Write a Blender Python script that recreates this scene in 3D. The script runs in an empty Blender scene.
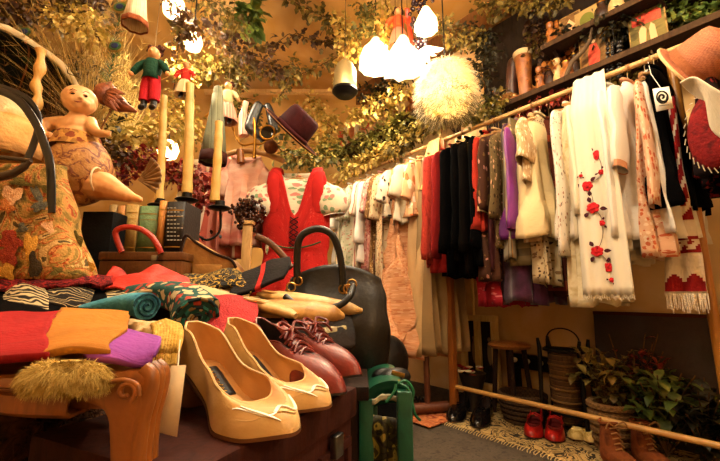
import bpy, bmesh, math, random
from math import sin, cos, pi, atan, tan, sqrt, radians
from mathutils import Vector, Matrix, Euler, noise
C = bpy.context.scene.collection
rnd = random.Random(7)
# ---------------------------------------------------------------- camera solve
TH = atan(65/365); YAW = radians(40); H = 0.7; FPX = 365.0
F0 = Vector((sin(YAW), cos(YAW), 0)); R0 = Vector((cos(YAW), -sin(YAW), 0)); Z0 = Vector((0, 0, 1))
def ray(px, py):
    a = (px-360)/FPX; b = (230.5-py)/FPX
    fw = cos(TH)-b*sin(TH)
    return F0*fw + R0*a + Z0*(sin(TH)+b*cos(TH)), fw
def P(px, py, d):
    r, fw = ray(px, py); return Vector((0, 0, H)) + r*(d/fw)
def onX(px, py, x):
    r, fw = ray(px, py); return Vector((0, 0, H)) + r*(x/r.x)
def onZ(px, py, z):
    r, fw = ray(px, py); return Vector((0, 0, H)) + r*((z-H)/r.z)
def ysol(px, x, z):                                       # y on the plane X=x, height z, at picture column px
    k = (px-360)/FPX; dz = z-H
    return (k*(cos(TH)*x*F0.x+dz*sin(TH))-x*R0.x)/(R0.y-k*cos(TH)*F0.y)
def perp(px, py, ax, ay, toward=0):                       # axis lying across the line of sight
    r = ray(px, py)[0].normalized(); U = Z0*cos(TH)-F0*sin(TH); e1 = (R0-r*R0.dot(r)).normalized(); e2 = (U-r*U.dot(r)-e1*U.dot(e1)).normalized()
    return (e1*ax+e2*ay-r*toward).normalized()
def pix(p):
    z = p.z-H; d = p.dot(F0); zc = d*cos(TH)+z*sin(TH); return 360+FPX*p.dot(R0)/zc, 230.5-FPX*(z*cos(TH)-d*sin(TH))/zc
def G(lat, d, z): return R0*lat + F0*d + Z0*z          # floor-plan coordinates of the shop: sideways, ahead, up
def sc(px, py, d):
    p = P(px, py, d); return ((p-Vector((0, 0, H))).dot(F0*cos(TH)+Z0*sin(TH)))/FPX
def frame(o, x=R0, y=F0, z=Z0):
    m = Matrix((x, y, z)).transposed().to_4x4(); m.translation = o; return m
def face(px, py, d): return frame(P(px, py, d))
def head(o, dirv, up=Z0):                                # x axis along dirv
    x = Vector(dirv).normalized(); y = Vector(up).cross(x).normalized(); return frame(o, x, y, x.cross(y))
cam = bpy.data.objects.new('camera', bpy.data.cameras.new('camera')); C.objects.link(cam)
cam.data.sensor_width = 36; cam.data.lens = 36*FPX/720; cam.data.clip_start = .02
cam.location = (0, 0, H); cam.rotation_euler = (pi/2+TH, 0, -YAW)
S = bpy.context.scene; S.camera = cam
S.view_settings.view_transform = 'Standard'; S.view_settings.look = 'None'; S.view_settings.gamma = 1
S.view_settings.use_curve_mapping = False; S.view_settings.exposure = 0.58
# ---------------------------------------------------------------- materials
def lin(h):
    if not isinstance(h, str): return (*h, 1) if len(h) == 3 else h
    v = [int(h[i:i+2], 16)/255 for i in (0, 2, 4)]
    return (*[c/12.92 if c <= .04045 else ((c+.055)/1.055)**2.4 for c in v], 1)
MATS = {}
def M(key, base='808080', pat=None, c2=None, c3=None, s=10, rough=.85, metal=0, bump=.15, bs=120, emit=0, uv=False, sheen=0, trans=0, st=(1, 1, 1), th=.5, var=.25):
    if key in MATS: return MATS[key]
    m = bpy.data.materials.new(key); m.use_nodes = True; MATS[key] = m
    nt = m.node_tree; N = nt.nodes; Lk = nt.links.new
    b = N['Principled BSDF']; b.inputs['Roughness'].default_value = rough; b.inputs['Metallic'].default_value = metal
    if rough >= .8: b.inputs['Specular IOR Level'].default_value = .2
    if sheen: b.inputs['Sheen Weight'].default_value = sheen
    tc = N.new('ShaderNodeTexCoord'); mp = N.new('ShaderNodeMapping'); mp.inputs['Scale'].default_value = st
    Lk(tc.outputs['UV' if uv else 'Object'], mp.inputs['Vector']); vec = mp.outputs['Vector']
    def math_(op, a, bb=None):
        n = N.new('ShaderNodeMath'); n.operation = op
        for i, v in enumerate((a, bb)):
            if v is None: continue
            if isinstance(v, (int, float)): n.inputs[i].default_value = v
            else: Lk(v, n.inputs[i])
        return n.outputs[0]
    def mix(f, a, bb, mode='MIX'):
        n = N.new('ShaderNodeMix'); n.data_type = 'RGBA'; n.blend_type = mode
        if isinstance(f, (int, float)): n.inputs[0].default_value = f
        else: Lk(f, n.inputs[0])
        for i, v in ((6, a), (7, bb)):
            if isinstance(v, (str, tuple)): n.inputs[i].default_value = lin(v)
            else: Lk(v, n.inputs[i])
        return n.outputs[2]
    def nz(scale, det=3, v=None, dist=0):
        n = N.new('ShaderNodeTexNoise'); n.inputs['Scale'].default_value = scale; n.inputs['Detail'].default_value = det
        n.inputs['Distortion'].default_value = dist; Lk(v or vec, n.inputs['Vector']); return n
    def ramp(f, cols, const=False):
        n = N.new('ShaderNodeValToRGB'); e = n.color_ramp.elements; Lk(f, n.inputs[0])
        if const: n.color_ramp.interpolation = 'CONSTANT'
        while len(e) < len(cols): e.new(.5)
        for i, (p, c) in enumerate(cols): e[i].position = p; e[i].color = lin(c)
        return n.outputs[0]
    c2 = c2 or base; c3 = c3 or c2
    if pat is None:
        col = mix(.0, base, base)
    elif pat == 'noise':
        col = ramp(nz(s, 4, dist=.6).outputs[0], [(.32, base), (.5, c2), (.66, c3)])
    elif pat == 'blotch':
        col = ramp(nz(s, 2, dist=1.2).outputs[0], [(0, base), (.44, c2), (.5, base), (.56, c3), (.62, base)], True)
    elif pat == 'floral':
        v = N.new('ShaderNodeTexVoronoi'); v.inputs['Scale'].default_value = s
        dn = N.new('ShaderNodeVectorMath'); dn.operation = 'MULTIPLY_ADD'; nn = nz(s*1.7, 2)
        Lk(nn.outputs[1], dn.inputs[0]); dn.inputs[1].default_value = (.6/s,)*3; Lk(vec, dn.inputs[2]); Lk(dn.outputs[0], v.inputs['Vector'])
        sp = N.new('ShaderNodeSeparateColor'); Lk(v.outputs['Color'], sp.inputs[0])
        fc = mix(math_('GREATER_THAN', sp.outputs[0], .5), c2, c3)
        col = mix(math_('LESS_THAN', v.outputs['Distance'], th), base, fc)
    elif pat in ('stripe', 'hstripe'):
        sp = N.new('ShaderNodeSeparateXYZ'); Lk(vec, sp.inputs[0])
        ax = (sp.outputs[0] if pat == 'stripe' else (sp.outputs[1] if uv else sp.outputs[2]))
        f = math_('FRACT', math_('MULTIPLY', ax, s))
        col = ramp(f, [(0, base), (.45, c2), (.6, c3), (.75, base)], True)
    elif pat == 'zigzag':
        sp = N.new('ShaderNodeSeparateXYZ'); Lk(vec, sp.inputs[0])
        t = math_('ABSOLUTE', math_('SUBTRACT', math_('FRACT', math_('MULTIPLY', sp.outputs[0], s*.6)), .5))
        f = math_('FRACT', math_('ADD', math_('MULTIPLY', sp.outputs[1] if uv else sp.outputs[2], s), t))
        col = ramp(f, [(0, base), (.4, c2), (.7, c3), (.85, base)], True)
    elif pat == 'check':
        v = N.new('ShaderNodeTexChecker'); v.inputs['Scale'].default_value = s; Lk(vec, v.inputs['Vector'])
        v.inputs[1].default_value = lin(base); v.inputs[2].default_value = lin(c2); col = v.outputs[0]
    elif pat == 'tapestry':
        col = ramp(nz(s, 3, dist=2.5).outputs[0], [(0, '6a5a2a'), (.36, '8f7436'), (.43, 'b08a48'), (.485, 'c9884a'), (.52, 'a34a22'), (.55, '9a7a3c'), (.60, 'c9a468'), (.66, '5a4a28')], True)
    elif pat == 'swirl':
        w = N.new('ShaderNodeTexWave'); w.wave_type = 'RINGS'; w.inputs['Scale'].default_value = s; w.inputs['Distortion'].default_value = 9
        w.inputs['Detail'].default_value = 1.5; w.inputs['Detail Scale'].default_value = 1.5; Lk(vec, w.inputs['Vector'])
        col = ramp(w.outputs[1], [(0, base), (.42, c2), (.72, c3)], True)
    elif pat == 'wood':
        v2 = N.new('ShaderNodeMapping'); v2.inputs['Scale'].default_value = (6, 6, .8); Lk(vec, v2.inputs['Vector'])
        col = ramp(nz(s, 5, v2.outputs[0], 1.5).outputs[0], [(.3, base), (.55, c2), (.75, c3)])
    if var: 
        nv = nz(3.1*max(1, s/12), 2); col = mix(1.0, col, ramp(nv.outputs[0], [(.3, (1-var,)*3), (.7, (1, 1, 1))]), 'MULTIPLY')
    Lk(col, b.inputs['Base Color'])
    if trans:
        b.inputs['Subsurface Weight'].default_value = 0
        tl = N.new('ShaderNodeBsdfTranslucent'); Lk(col, tl.inputs[0]); mx = N.new('ShaderNodeMixShader'); mx.inputs[0].default_value = trans
        Lk(b.outputs[0], mx.inputs[1]); Lk(tl.outputs[0], mx.inputs[2]); Lk(mx.outputs[0], N['Material Output'].inputs[0])
    if bump:
        bp = N.new('ShaderNodeBump'); bp.inputs['Strength'].default_value = bump; bp.inputs['Distance'].default_value = .01
        Lk(nz(bs, 3).outputs[0], bp.inputs['Height']); Lk(bp.outputs[0], b.inputs['Normal'])
    if emit:
        Lk(col, b.inputs['Emission Color']); b.inputs['Emission Strength'].default_value = emit
    return m
# ---------------------------------------------------------------- mesh building
class MB:
    def __init__(s): s.v = []; s.f = []; s.uv = None
    def pts(s, l): k = len(s.v); s.v += [Vector(p) for p in l]; return k
    def grid(s, fn, nu, nv, cu=False, cv=False, uvf=None):
        k = len(s.v); a = nu if cu else nu+1; c = nv if cv else nv+1
        for i in range(a):
            for j in range(c): s.v.append(Vector(fn(i/nu, j/nv)))
        if uvf:
            if s.uv is None: s.uv = {}
            for i in range(a):
                for j in range(c): s.uv[k+i*c+j] = uvf(i/nu, j/nv)
        for i in range(nu):
            for j in range(nv):
                i2 = (i+1) % a; j2 = (j+1) % c
                s.f.append((k+i*c+j, k+i2*c+j, k+i2*c+j2, k+i*c+j2))
        return s
    def tube(s, pts, r, n=8, cap=True, flat=1.0, up=None):
        pts = [Vector(p) for p in pts]; m = len(pts)
        rs = r if isinstance(r, (list, tuple)) else [r]*m
        t0 = (pts[1]-pts[0]).normalized(); a = Vector(up) if up else (Z0 if abs(t0.z) < .9 else Vector((1, 0, 0)))
        nrm = (a - t0*a.dot(t0)).normalized(); k = len(s.v)
        for i in range(m):
            t = (pts[min(i+1, m-1)]-pts[max(i-1, 0)]).normalized()
            nrm = nrm - t*nrm.dot(t); nrm = nrm.normalized() if nrm.length > 1e-6 else t.orthogonal().normalized()
            bb = t.cross(nrm)
            for j in range(n):
                q = 2*pi*j/n; s.v.append(pts[i]+nrm*cos(q)*rs[i]*flat+bb*sin(q)*rs[i])
        for i in range(m-1):
            for j in range(n): s.f.append((k+i*n+j, k+i*n+(j+1) % n, k+(i+1)*n+(j+1) % n, k+(i+1)*n+j))
        if cap: s.f += [tuple(k+j for j in range(n))[::-1], tuple(k+(m-1)*n+j for j in range(n))]
        return s
    def lathe(s, prof, n=24, m=None, capb=False, capt=False, wob=0, wk=0):
        m = m or Matrix(); k = len(s.v)
        for i, (r, z) in enumerate(prof):
            for j in range(n):
                q = 2*pi*j/n; rr = r*(1+wob*sin(wk*q)); s.v.append(m @ Vector((rr*cos(q), rr*sin(q), z)))
        for i in range(len(prof)-1):
            for j in range(n): s.f.append((k+i*n+j, k+i*n+(j+1) % n, k+(i+1)*n+(j+1) % n, k+(i+1)*n+j))
        if capb: s.f.append(tuple(k+j for j in range(n))[::-1])
        if capt: s.f.append(tuple(k+(len(prof)-1)*n+j for j in range(n)))
        return s
    def box(s, lo, hi, m=None, bev=0):
        m = m or Matrix(); bm = bmesh.new(); bmesh.ops.create_cube(bm, size=1)
        for v in bm.verts: v.co = Vector([lo[i]+(v.co[i]+.5)*(hi[i]-lo[i]) for i in range(3)])
        if bev: bmesh.ops.bevel(bm, geom=bm.edges[:], offset=bev, segments=2, affect='EDGES', profile=.6)
        return s.bm(bm, m)
    def bm(s, bm, m=None):
        m = m or Matrix(); k = len(s.v); bm.verts.index_update()
        s.v += [m @ v.co for v in bm.verts]; s.f += [tuple(k+v.index for v in f.verts) for f in bm.faces]; bm.free(); return s
    def ell(s, c, r, m=None, nu=16, nv=10):
        c = Vector(c); r = (r,)*3 if isinstance(r, (int, float)) else r; m = m or Matrix()
        bm = bmesh.new(); bmesh.ops.create_uvsphere(bm, u_segments=nu, v_segments=nv, radius=1)
        for v in bm.verts: v.co = Vector((v.co.x*r[0], v.co.y*r[1], v.co.z*r[2]))
        return s.bm(bm, Matrix.Translation(c) @ m)
    def prism(s, poly, y0, y1, m=None, bev=0):             # polygon in local x,z swept along y
        m = m or Matrix(); bm = bmesh.new()
        f = bm.faces.new([bm.verts.new((x, y0, z)) for x, z in poly]); g = bmesh.ops.extrude_face_region(bm, geom=[f])
        for v in g['geom']:
            if isinstance(v, bmesh.types.BMVert): v.co.y = y1
        bmesh.ops.recalc_face_normals(bm, faces=bm.faces[:])
        if bev: bmesh.ops.bevel(bm, geom=bm.edges[:], offset=bev, segments=2, affect='EDGES', profile=.6)
        return s.bm(bm, m)
    def leaf(s, p, d, up, L, W, curl=.25, kind=0):
        d = Vector(d).normalized(); side = d.cross(Vector(up)); side = side.normalized() if side.length > 1e-4 else d.orthogonal().normalized()
        n = side.cross(d); k = len(s.v); p = Vector(p)
        if kind == 0: rows = ((0, 0, 0), (.25, .42, .06), (.55, .5, .08), (.8, .28, 0), (1, 0, -.12))
        elif kind == 1: rows = ((0, .08, 0), (.2, .5, .05), (.45, .3, .06), (.7, .38, .0), (1, 0, -.15))
        else: rows = ((0, .05, 0), (.4, .3, .08), (.75, .25, .04), (1, 0, -.1))
        for (t, w, z) in rows:
            c = p+d*L*t+n*L*z
            s.v += [c-side*W*w+n*L*curl*w*.5, c, c+side*W*w+n*L*curl*w*.5]
        for i in range(len(rows)-1):
            a = k+3*i; s.f += [(a, a+1, a+4, a+3), (a+1, a+2, a+5, a+4)]
        return s
    def strand(s, p, d, L, w, sag=.3, n=3):
        d = Vector(d).normalized(); side = d.orthogonal().normalized(); side.rotate(Matrix.Rotation(rnd.random()*6.28, 3, d)); k = len(s.v); p = Vector(p)
        for i in range(n+1):
            t = i/n; c = p+d*L*t-Z0*L*sag*t*t; ww = w*(1-.75*t); s.v += [c-side*ww, c+side*ww]
        for i in range(n): a = k+2*i; s.f.append((a, a+1, a+3, a+2))
        return s
INV = {}
def thing(name, label, cat, m, group=None):
    o = bpy.data.objects.new(name, None); C.objects.link(o); o.empty_display_size = .05
    if not isinstance(m, Matrix): m = Matrix.Translation(Vector(m))
    o.matrix_world = m; o['label'] = label; o['category'] = cat
    if group: o['group'] = group
    INV[o] = m.inverted(); return o
def obj(name, mb, mat, parent=None, world=True, solid=0, sub=0, flatsh=False, label=None):
    me = bpy.data.meshes.new(name)
    vs = mb.v
    if parent is not None:
        inv = INV.get(parent)
        if world and inv is not None: vs = [inv @ v for v in vs]
    me.from_pydata([tuple(v) for v in vs], [], mb.f)
    if mb.uv:
        ul = me.uv_layers.new(name='UVMap')
        for l in me.loops: ul.data[l.index].uv = mb.uv.get(l.vertex_index, (0, 0))
    me.validate()
    bm = bmesh.new(); bm.from_mesh(me); bmesh.ops.recalc_face_normals(bm, faces=bm.faces[:]); bm.to_mesh(me); bm.free()
    if mat: me.materials.append(mat)
    if not flatsh:
        me.polygons.foreach_set('use_smooth', [True]*len(me.polygons))
        try: me.set_sharp_from_angle(angle=radians(50))
        except Exception: pass
    o = bpy.data.objects.new(name, me); C.objects.link(o)
    if parent is not None:
        o.parent = parent
        INV[o] = INV.get(parent)
    if solid: md = o.modifiers.new('Solidify', 'SOLIDIFY'); md.thickness = solid; md.offset = 0
    if sub: md = o.modifiers.new('Subsurf', 'SUBSURF'); md.levels = sub; md.render_levels = sub
    if label: o['label'] = label
    return o
def top(name, label, cat, mb, mat, group=None, loc=None, **k):     # a thing that is one mesh; origin at its middle/base
    lo = [min(v[i] for v in mb.v) for i in range(3)]; hi = [max(v[i] for v in mb.v) for i in range(3)]
    c = Vector(((lo[0]+hi[0])/2, (lo[1]+hi[1])/2, lo[2])) if loc is None else Vector(loc)
    mb.v = [v-c for v in mb.v]; o = obj(name, mb, mat, **k); o.location = c; o['label'] = label; o['category'] = cat
    if group: o['group'] = group
    INV[o] = Matrix.Translation(-c); return o
def struct(name, mb, mat, **k):
    o = obj(name, mb, mat, **k); o['kind'] = 'structure'; return o
def remesh(mb, vox, smooth=4):
    me = bpy.data.meshes.new('t'); me.from_pydata([tuple(v) for v in mb.v], [], mb.f)
    o = bpy.data.objects.new('t', me); C.objects.link(o)
    md = o.modifiers.new('r', 'REMESH'); md.mode = 'VOXEL'; md.voxel_size = vox
    if smooth: ms = o.modifiers.new('s', 'SMOOTH'); ms.iterations = smooth; ms.factor = .5
    dg = bpy.context.evaluated_depsgraph_get(); ev = o.evaluated_get(dg); m2 = bpy.data.meshes.new_from_object(ev)
    r = MB(); r.v = [v.co.copy() for v in m2.vertices]; r.f = [tuple(p.vertices) for p in m2.polygons]
    bpy.data.objects.remove(o); bpy.data.meshes.remove(me); bpy.data.meshes.remove(m2); return r
def sm(a, b, t): t = max(0, min(1, (t-a)/(b-a))); return t*t*(3-2*t)
def lerp(tab, t):
    for (a, x), (b, y) in zip(tab, tab[1:]):
        if t <= b: return x+(y-x)*sm(a, b, t) if t > a else x
    return tab[-1][1]
def crom(pts, n):
    pts = [Vector(p) for p in pts]; m = len(pts)-1; out = []
    for i in range(n+1):
        t = i/n*m; k = min(int(t), m-1); u = t-k
        p0, p1, p2, p3 = pts[max(k-1, 0)], pts[k], pts[k+1], pts[min(k+2, m)]
        out.append(.5*((2*p1)+(p2-p0)*u+(2*p0-5*p1+4*p2-p3)*u*u+(3*p1-p0-3*p2+p3)*u**3))
    return out
def pxpath(l, n=None):
    q = [P(*p) for p in l]; return crom(q, n) if n else q
# ================================================================ SETTING
plaster = M('plaster_ochre', 'dcbc8a', 'noise', 'd2ab72', 'e0c396', s=2, rough=.9, bump=.2, bs=30)
canvas = M('canvas_tan', 'd2a566', 'noise', 'c9984f', 'dbb47c', s=1.5, rough=.95, bump=.3, bs=9)
carpet = M('carpet_grey', '4b4238', 'noise', '574c40', '40382f', s=40, rough=1, bump=.5, bs=300)
def slab(name, lo, hi, mat): return struct(name, MB().box(lo, hi), mat, flatsh=True)
slab('floor', (-1.35, -1.35, -.05), (2.5, 5.2, 0), carpet)
slab('ceiling', (-1.35, -1.35, 2.9), (2.5, 5.2, 2.95), canvas)
slab('wall_right', (2.4, -1.35, 0), (2.5, 5.2, 2.9), plaster)
slab('wall_left', (-1.35, -1.35, 0), (-1.25, 5.2, 2.9), plaster)
slab('wall_front', (-1.25, -1.35, 0), (2.4, -1.25, 2.9), plaster)
struct('wall_back', MB().box((-3.4, 3.63, 0), (1.55, 3.7, 2.9), Matrix.Identity(4) @ frame(Vector((0, 0, 0)))), canvas, flatsh=True)
woodd = M('wood_dark', '20130c', 'wood', '2f1b10', '160c07', s=5, rough=.8, bump=.1)
woodm = M('wood_honey', '7a4417', 'wood', '9a5a22', '5d3210', s=5, rough=.35, bump=.08)
woodl = M('wood_pale', 'b98a4e', 'wood', 'cfa467', '9f7038', s=6, rough=.5, bump=.08)
struct('trim_1', MB().box((2.3, -1.2, 2.72), (2.4, 4.0, 2.9)), M('beam_brown', '6b4420', 'wood', '7d5229', '573517', s=4), flatsh=True)
a0 = P(205, 92, 3.4); b0 = P(338, 92, 3.4)
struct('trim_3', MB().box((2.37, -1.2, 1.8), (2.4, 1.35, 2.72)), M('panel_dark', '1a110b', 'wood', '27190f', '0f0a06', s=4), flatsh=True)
struct('trim_2', MB().tube([a0, b0], .03, 6), woodl)
iron = M('iron_black', '100c0a', rough=.45, metal=.6, bump=.1)
brass = M('brass', 'c08a35', rough=.3, metal=1, bump=.03)
# ================================================================ LAMPS
WARM = (1, .83, .58)
def lamp(p, w, r=.05, col=WARM):
    l = bpy.data.lights.new('lamp_light', 'POINT'); l.energy = w; l.shadow_soft_size = r; l.color = col
    o = bpy.data.objects.new('lamp_light', l); C.objects.link(o); o.location = p; o['kind'] = 'structure'; return o
shade_w = M('shade_white', 'fff3dc', rough=.7, trans=.6, emit=.9, bump=.05, var=0)
bulb_m = M('bulb_glow', 'ffe2a8', emit=12, bump=0, var=0)
def pendant(label, px, py, d, prof, mat, watts, frill=0, nz_=20, cord_top=2.9, group=None):
    p = P(px, py, d); t = thing('pendant_lamp', label, 'lamp', p, group); s = sc(px, py, d)
    obj('lamp_shade', MB().lathe([(r*s, z*s) for r, z in prof], nz_, Matrix.Translation(p), wob=frill, wk=9), mat, t, solid=.002)
    zt = max(z for r, z in prof)*s
    obj('cord', MB().tube([p+Z0*zt, Vector((p.x, p.y, cord_top))], .004, 6), iron, t)
    obj('bulb', MB().ell(p+Z0*zt*.45, .025, None, 12, 8), bulb_m, t)
    lamp(p-Z0*.03, watts, .06); return t
pendant('white cloth pendant lamp shade glowing between the ivy, left of the frilled one', 376, 58, 2.3, [(17, -10), (16.5, -2), (13, 8), (7, 15), (3, 22)], shade_w, 34, .04)
pendant('white frilled pendant lamp right under the bunch of dark grapes', 403, 56, 2.0, [(24, -12), (17, -3), (13, 3), (7, 14), (3, 22)], shade_w, 18, .14)
pendant('small white tulip pendant lamp above the feather lampshade', 426, 22, 1.8, [(11, -9), (10, 0), (6, 9), (3, 16)], shade_w, 12, .1)
pendant('white globe pendant lamp at top left among hanging leaves', 193, 42, 1.9, [(2, -9), (7, -7), (9, 0), (7, 7), (3, 10)], shade_w, 46)
pendant('glowing white globe lamp low behind the tall left candle', 168, 150, 2.5, [(2, -10), (8, -7), (10, 0), (8, 7), (3, 10)], shade_w, 60)
pendant('white paper lamp hanging at the top left beside the bell shaped skirt', 174, 8, 1.9, [(2, -11), (9, -7), (10, 0), (9, 7), (3, 11)], shade_w, 26)
# pendant lamps over the front of the shop, above the picture
for i, (x, y, z, w) in enumerate([(.75, .55, 2.45, 52), (.35, 1.05, 2.5, 26), (1.25, -.15, 2.4, 34), (-.35, .45, 2.3, 12)]):
    t = thing('pendant_lamp', ['plain white pendant lamp over the shoe trunk', 'plain white pendant lamp over the scarf table', 'plain white pendant lamp over the near end of the rack', 'plain white pendant lamp over the carved bench'][i], 'lamp', (x, y, z))
    m_ = Matrix.Translation((x, y, z))
    obj('lamp_shade', MB().lathe([(.13, 0), (.11, .06), (.05, .11), (.02, .13)], 24, m_), shade_w, t, solid=.002)
    obj('cord', MB().tube([(x, y, z+.13), (x, y, 2.9)], .004, 6), iron, t); obj('bulb', MB().ell((x, y, z+.04), .028, None, 12, 8), bulb_m, t)
    lamp((x, y, z-.04), w, .07)
t = thing('fill_lamp', 'added fill light shaped as a standing lamp with a white shade, unseen behind the viewer', 'lamp', (.55, -.75, 0)); m_ = Matrix.Translation((.55, -.75, 0))  # added out of view as front fill for the shoes and lower right
obj('base', MB().lathe([(.001, .02), (.13, .02), (.14, 0), (.001, 0)], 24, m_), iron, t); obj('pole', MB().tube([(.55, -.75, .02), (.55, -.75, 1.35)], .012, 8), brass, t); obj('lamp_shade', MB().lathe([(.18, 1.2), (.10, 1.45)], 24, m_), shade_w, t, solid=.002); lamp((.55, -.75, 1.32), 26, .08)
w_ = bpy.data.worlds.new('world'); S.world = w_; w_.use_nodes = True
w_.node_tree.nodes['Background'].inputs[0].default_value = (1, .7, .4, 1); w_.node_tree.nodes['Background'].inputs[1].default_value = .05
# ================================================================ CLOTHES RACK
RX = 1.9; RZ = 1.72
rk = thing('clothes_rail', 'long bamboo clothes rail with a wooden post and a low wooden pole', 'clothes rail', (RX, 1.4, 0))
obj('rail', MB().tube([(RX, -.35, RZ), (RX, 2.85, RZ)], .013, 10), woodl, rk)
for k in range(14): obj('bamboo_node', MB().tube([(RX, -.3+k*.22, RZ), (RX, -.29+k*.22, RZ)], .0155, 10), M('bamboo_ring', '8a5c28', rough=.5), rk)
obj('post', MB().box((RX-.02, 1.38, 0), (RX+.02, 1.42, RZ), bev=.003), woodm, rk)
obj('post', MB().tube([(RX+.03, .225, 0), (RX+.03, .225, RZ)], .018, 10), M('post_gold', '9c6420', 'wood', 'b5772a', '80501a', s=4, rough=.4), rk)
obj('low_pole', MB().tube([(RX, -.35, .17), (RX, 1.4, .17)], .0125, 10), M('pole_gold', 'b88a48', rough=.4, bump=.05), rk, label='pale wooden pole low above the shoes')
obj('post', MB().box((RX-.02, 2.80, 0), (RX+.02, 2.84, RZ), bev=.003), woodm, rk)
# ---- garments
def garment(name, short, label, cat, pxL, pyB, mat, w=.19, thick=.03, hem=None, hemth=None, sleeve=0, sr=.05, smat=None, kind='top', x0=RX, neck=1.645, yaw=0, fold=.008, nf=7, extra=None, group=None, y=None, waist=.92, srot=.0, hanger=True, edge=None):
    """hangs from the rail at the depth whose near edge shows at picture column pxL"""
    if y is None: y = ysol(pxL, x0-w-(.02 if sleeve else 0), 1.42)+thick
    pb = onX(pxL, pyB, x0-w).z if pyB is not None else None
    zb = pb; Ln = neck-zb; hem = hem or w*1.02; hemth = hemth or thick*1.3
    thick *= .82; fold *= 1.3; yaw += rnd.uniform(-.16, .16); neck += rnd.uniform(-.012, .008)
    mtx = Matrix.Translation((x0, y, neck)) @ Matrix.Rotation(yaw, 4, 'Z')
    t = thing(name, label, cat, Matrix.Translation((x0, y, neck)), group)
    ph = rnd.random()*6
    sh = .10
    prof = [(0, .045), (.02, .06), (sh, w*.82), (.24, w*.93), (min(.42, Ln*.6), w*waist), (Ln, hem)]
    if kind == 'coat': prof = [(0, .045), (.02, .06), (.09, w*.85), (.24, w*1.0), (Ln*.6, w*1.02), (Ln, hem)]
    if kind == 'flare': prof = [(0, .05), (.03, .07), (sh, w*.82), (.3, w*.86), (.38, w*.84), (Ln*.75, hem*.82), (Ln, hem)]
    if kind == 'slim': prof = [(0, .03), (.03, w), (Ln, hem)]
    nv = 26
    def fn(u, v):
        z = v*Ln; ww = lerp(prof, z); q = 2*pi*u
        th = thick*min(1, .3+z/.12)+(hemth-thick)*sm(.2*Ln, Ln, z)
        cx = cos(q); sy = sin(q)
        e = .75
        X = ww*math.copysign(abs(cx)**e, cx); Y = th*math.copysign(abs(sy)**.9, sy)
        amp = fold*sm(.05, .5, z)*(1+1.2*v)
        Y += amp*sin(nf*X/w*1.9+ph+v*1.3)+amp*.6*sin(nf*X/w*4.1+ph*2+v*2)
        X += amp*.7*sin(q*5+ph+v*3)
        zz = -z-(.012*sin(X/w*6+ph) if v > .95 else 0)-(.0 if z > .03 else 0)
        return mtx @ Vector((X, Y, zz))
    per = 2*(w+thick)*1.6
    body = obj('skirt' if kind == 'skirt' else 'body', MB().grid(fn, 44, nv, cu=True, uvf=lambda u, v: (u*per, v*Ln)), mat, t, solid=.003)
    if sleeve:
        for sg in (-1, 1):
            sx = w*.82; swing = .06+srot
            pth = [(sg*(sx-.075), 0, -sh+.03), (sg*(sx-.03), 0, -sh+.0), (sg*(sx+.006), -.006, -sh-.075), (sg*(sx+swing*.55), -.018, -sh-.02-sleeve*.55), (sg*(sx+swing*.85), -.012, -sh-.01-sleeve)]
            pth = [mtx @ p for p in crom(pth, 14)]
            rr = [sr*(.3+.72*sm(0, .42, i/14))*(1-.10*i/14)+.004*sin(i*1.7+ph) for i in range(15)]
            sb = MB().tube(pth, rr, 14, cap=False, flat=.36, up=(0, 1, 0))
            for q in range(len(sb.v)): sb.v[q] += Vector((0, .007*noise.noise(Vector((sb.v[q].x*9, ph, sb.v[q].z*11))), 0))
            sb.uv = {i*14+j: (j/14*sr*5, i/14*sleeve) for i in range(15) for j in range(14)}
            so = obj('sleeve', sb, smat or mat, t, solid=.003)
            if edge: obj('cuff', MB().tube([pth[-2]+(pth[-1]-pth[-2])*.3, pth[-1]+(pth[-1]-pth[-2])*.15], rr[-1]*1.06, 14, cap=False, flat=.36, up=(0, 1, 0)), edge, so)
    cb = MB()
    rim = [mtx @ Vector((.058*cos(q), .017*sin(q), .004+.008*sin(q))) for q in [2*pi*i/20 for i in range(21)]]
    cb.tube(rim, .007, 6, cap=False); obj('collar', cb, edge or smat or mat, t)
    if hanger: coat_hanger(short, x0, y, neck, mtx)
    return t
hang_m = M('hanger_wood', 'b98950', rough=.45, bump=.05); wire_m = M('hook_wire', 'b9a27a', rough=.3, metal=1, bump=0)
def coat_hanger(short, x, y, neck, mtx):
    h = thing('coat_hanger', 'wooden hanger holding the '+short, 'hanger', mtx, 'hangers on the clothes rail')
    z0 = -.012
    obj('hanger_bar', MB().tube([mtx @ p for p in crom([(-.165, 0, z0-.062), (-.09, 0, z0-.035), (0, 0, z0), (.09, 0, z0-.035), (.165, 0, z0-.062)], 12)], .007, 6), hang_m, h)
    r = RZ-neck
    pts = [(0, 0, z0), (0, 0, r-.022)]+[(.018*cos(a), 0, r+.0+.018*sin(a)) for a in [radians(q) for q in range(-80, 200, 30)]]
    obj('hook', MB().tube([Matrix.Translation((x, y, neck)) @ Vector(p) for p in pts], .0018, 5), wire_m, h)
W = 'f3e9d6'
cream = M('cotton_cream', 'efe2c6', uv=True, bump=.25, trans=.15); white = M('cotton_white', 'f6efe2', uv=True, bump=.2, trans=.15)
def fl(k, base, c2, c3, s=26, th=.3): return M(k, base, 'floral', c2, c3, s=s*1.5, uv=True, th=th, bump=.2, trans=.1)
black = M('wool_black', '040303', uv=True, rough=.95, bump=.15); blackb = M('wool_brownblack', '0b0705', uv=True, rough=.95, bump=.15)
red = M('knit_red', '861412', uv=True, bump=.5, bs=200); coral = M('knit_coral', 'b0301f', uv=True, bump=.5, bs=200)
purple = M('silk_purple', '6b1d6e', 'noise', '82308a', '571560', s=5, uv=True, rough=.4, bump=.2)
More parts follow.
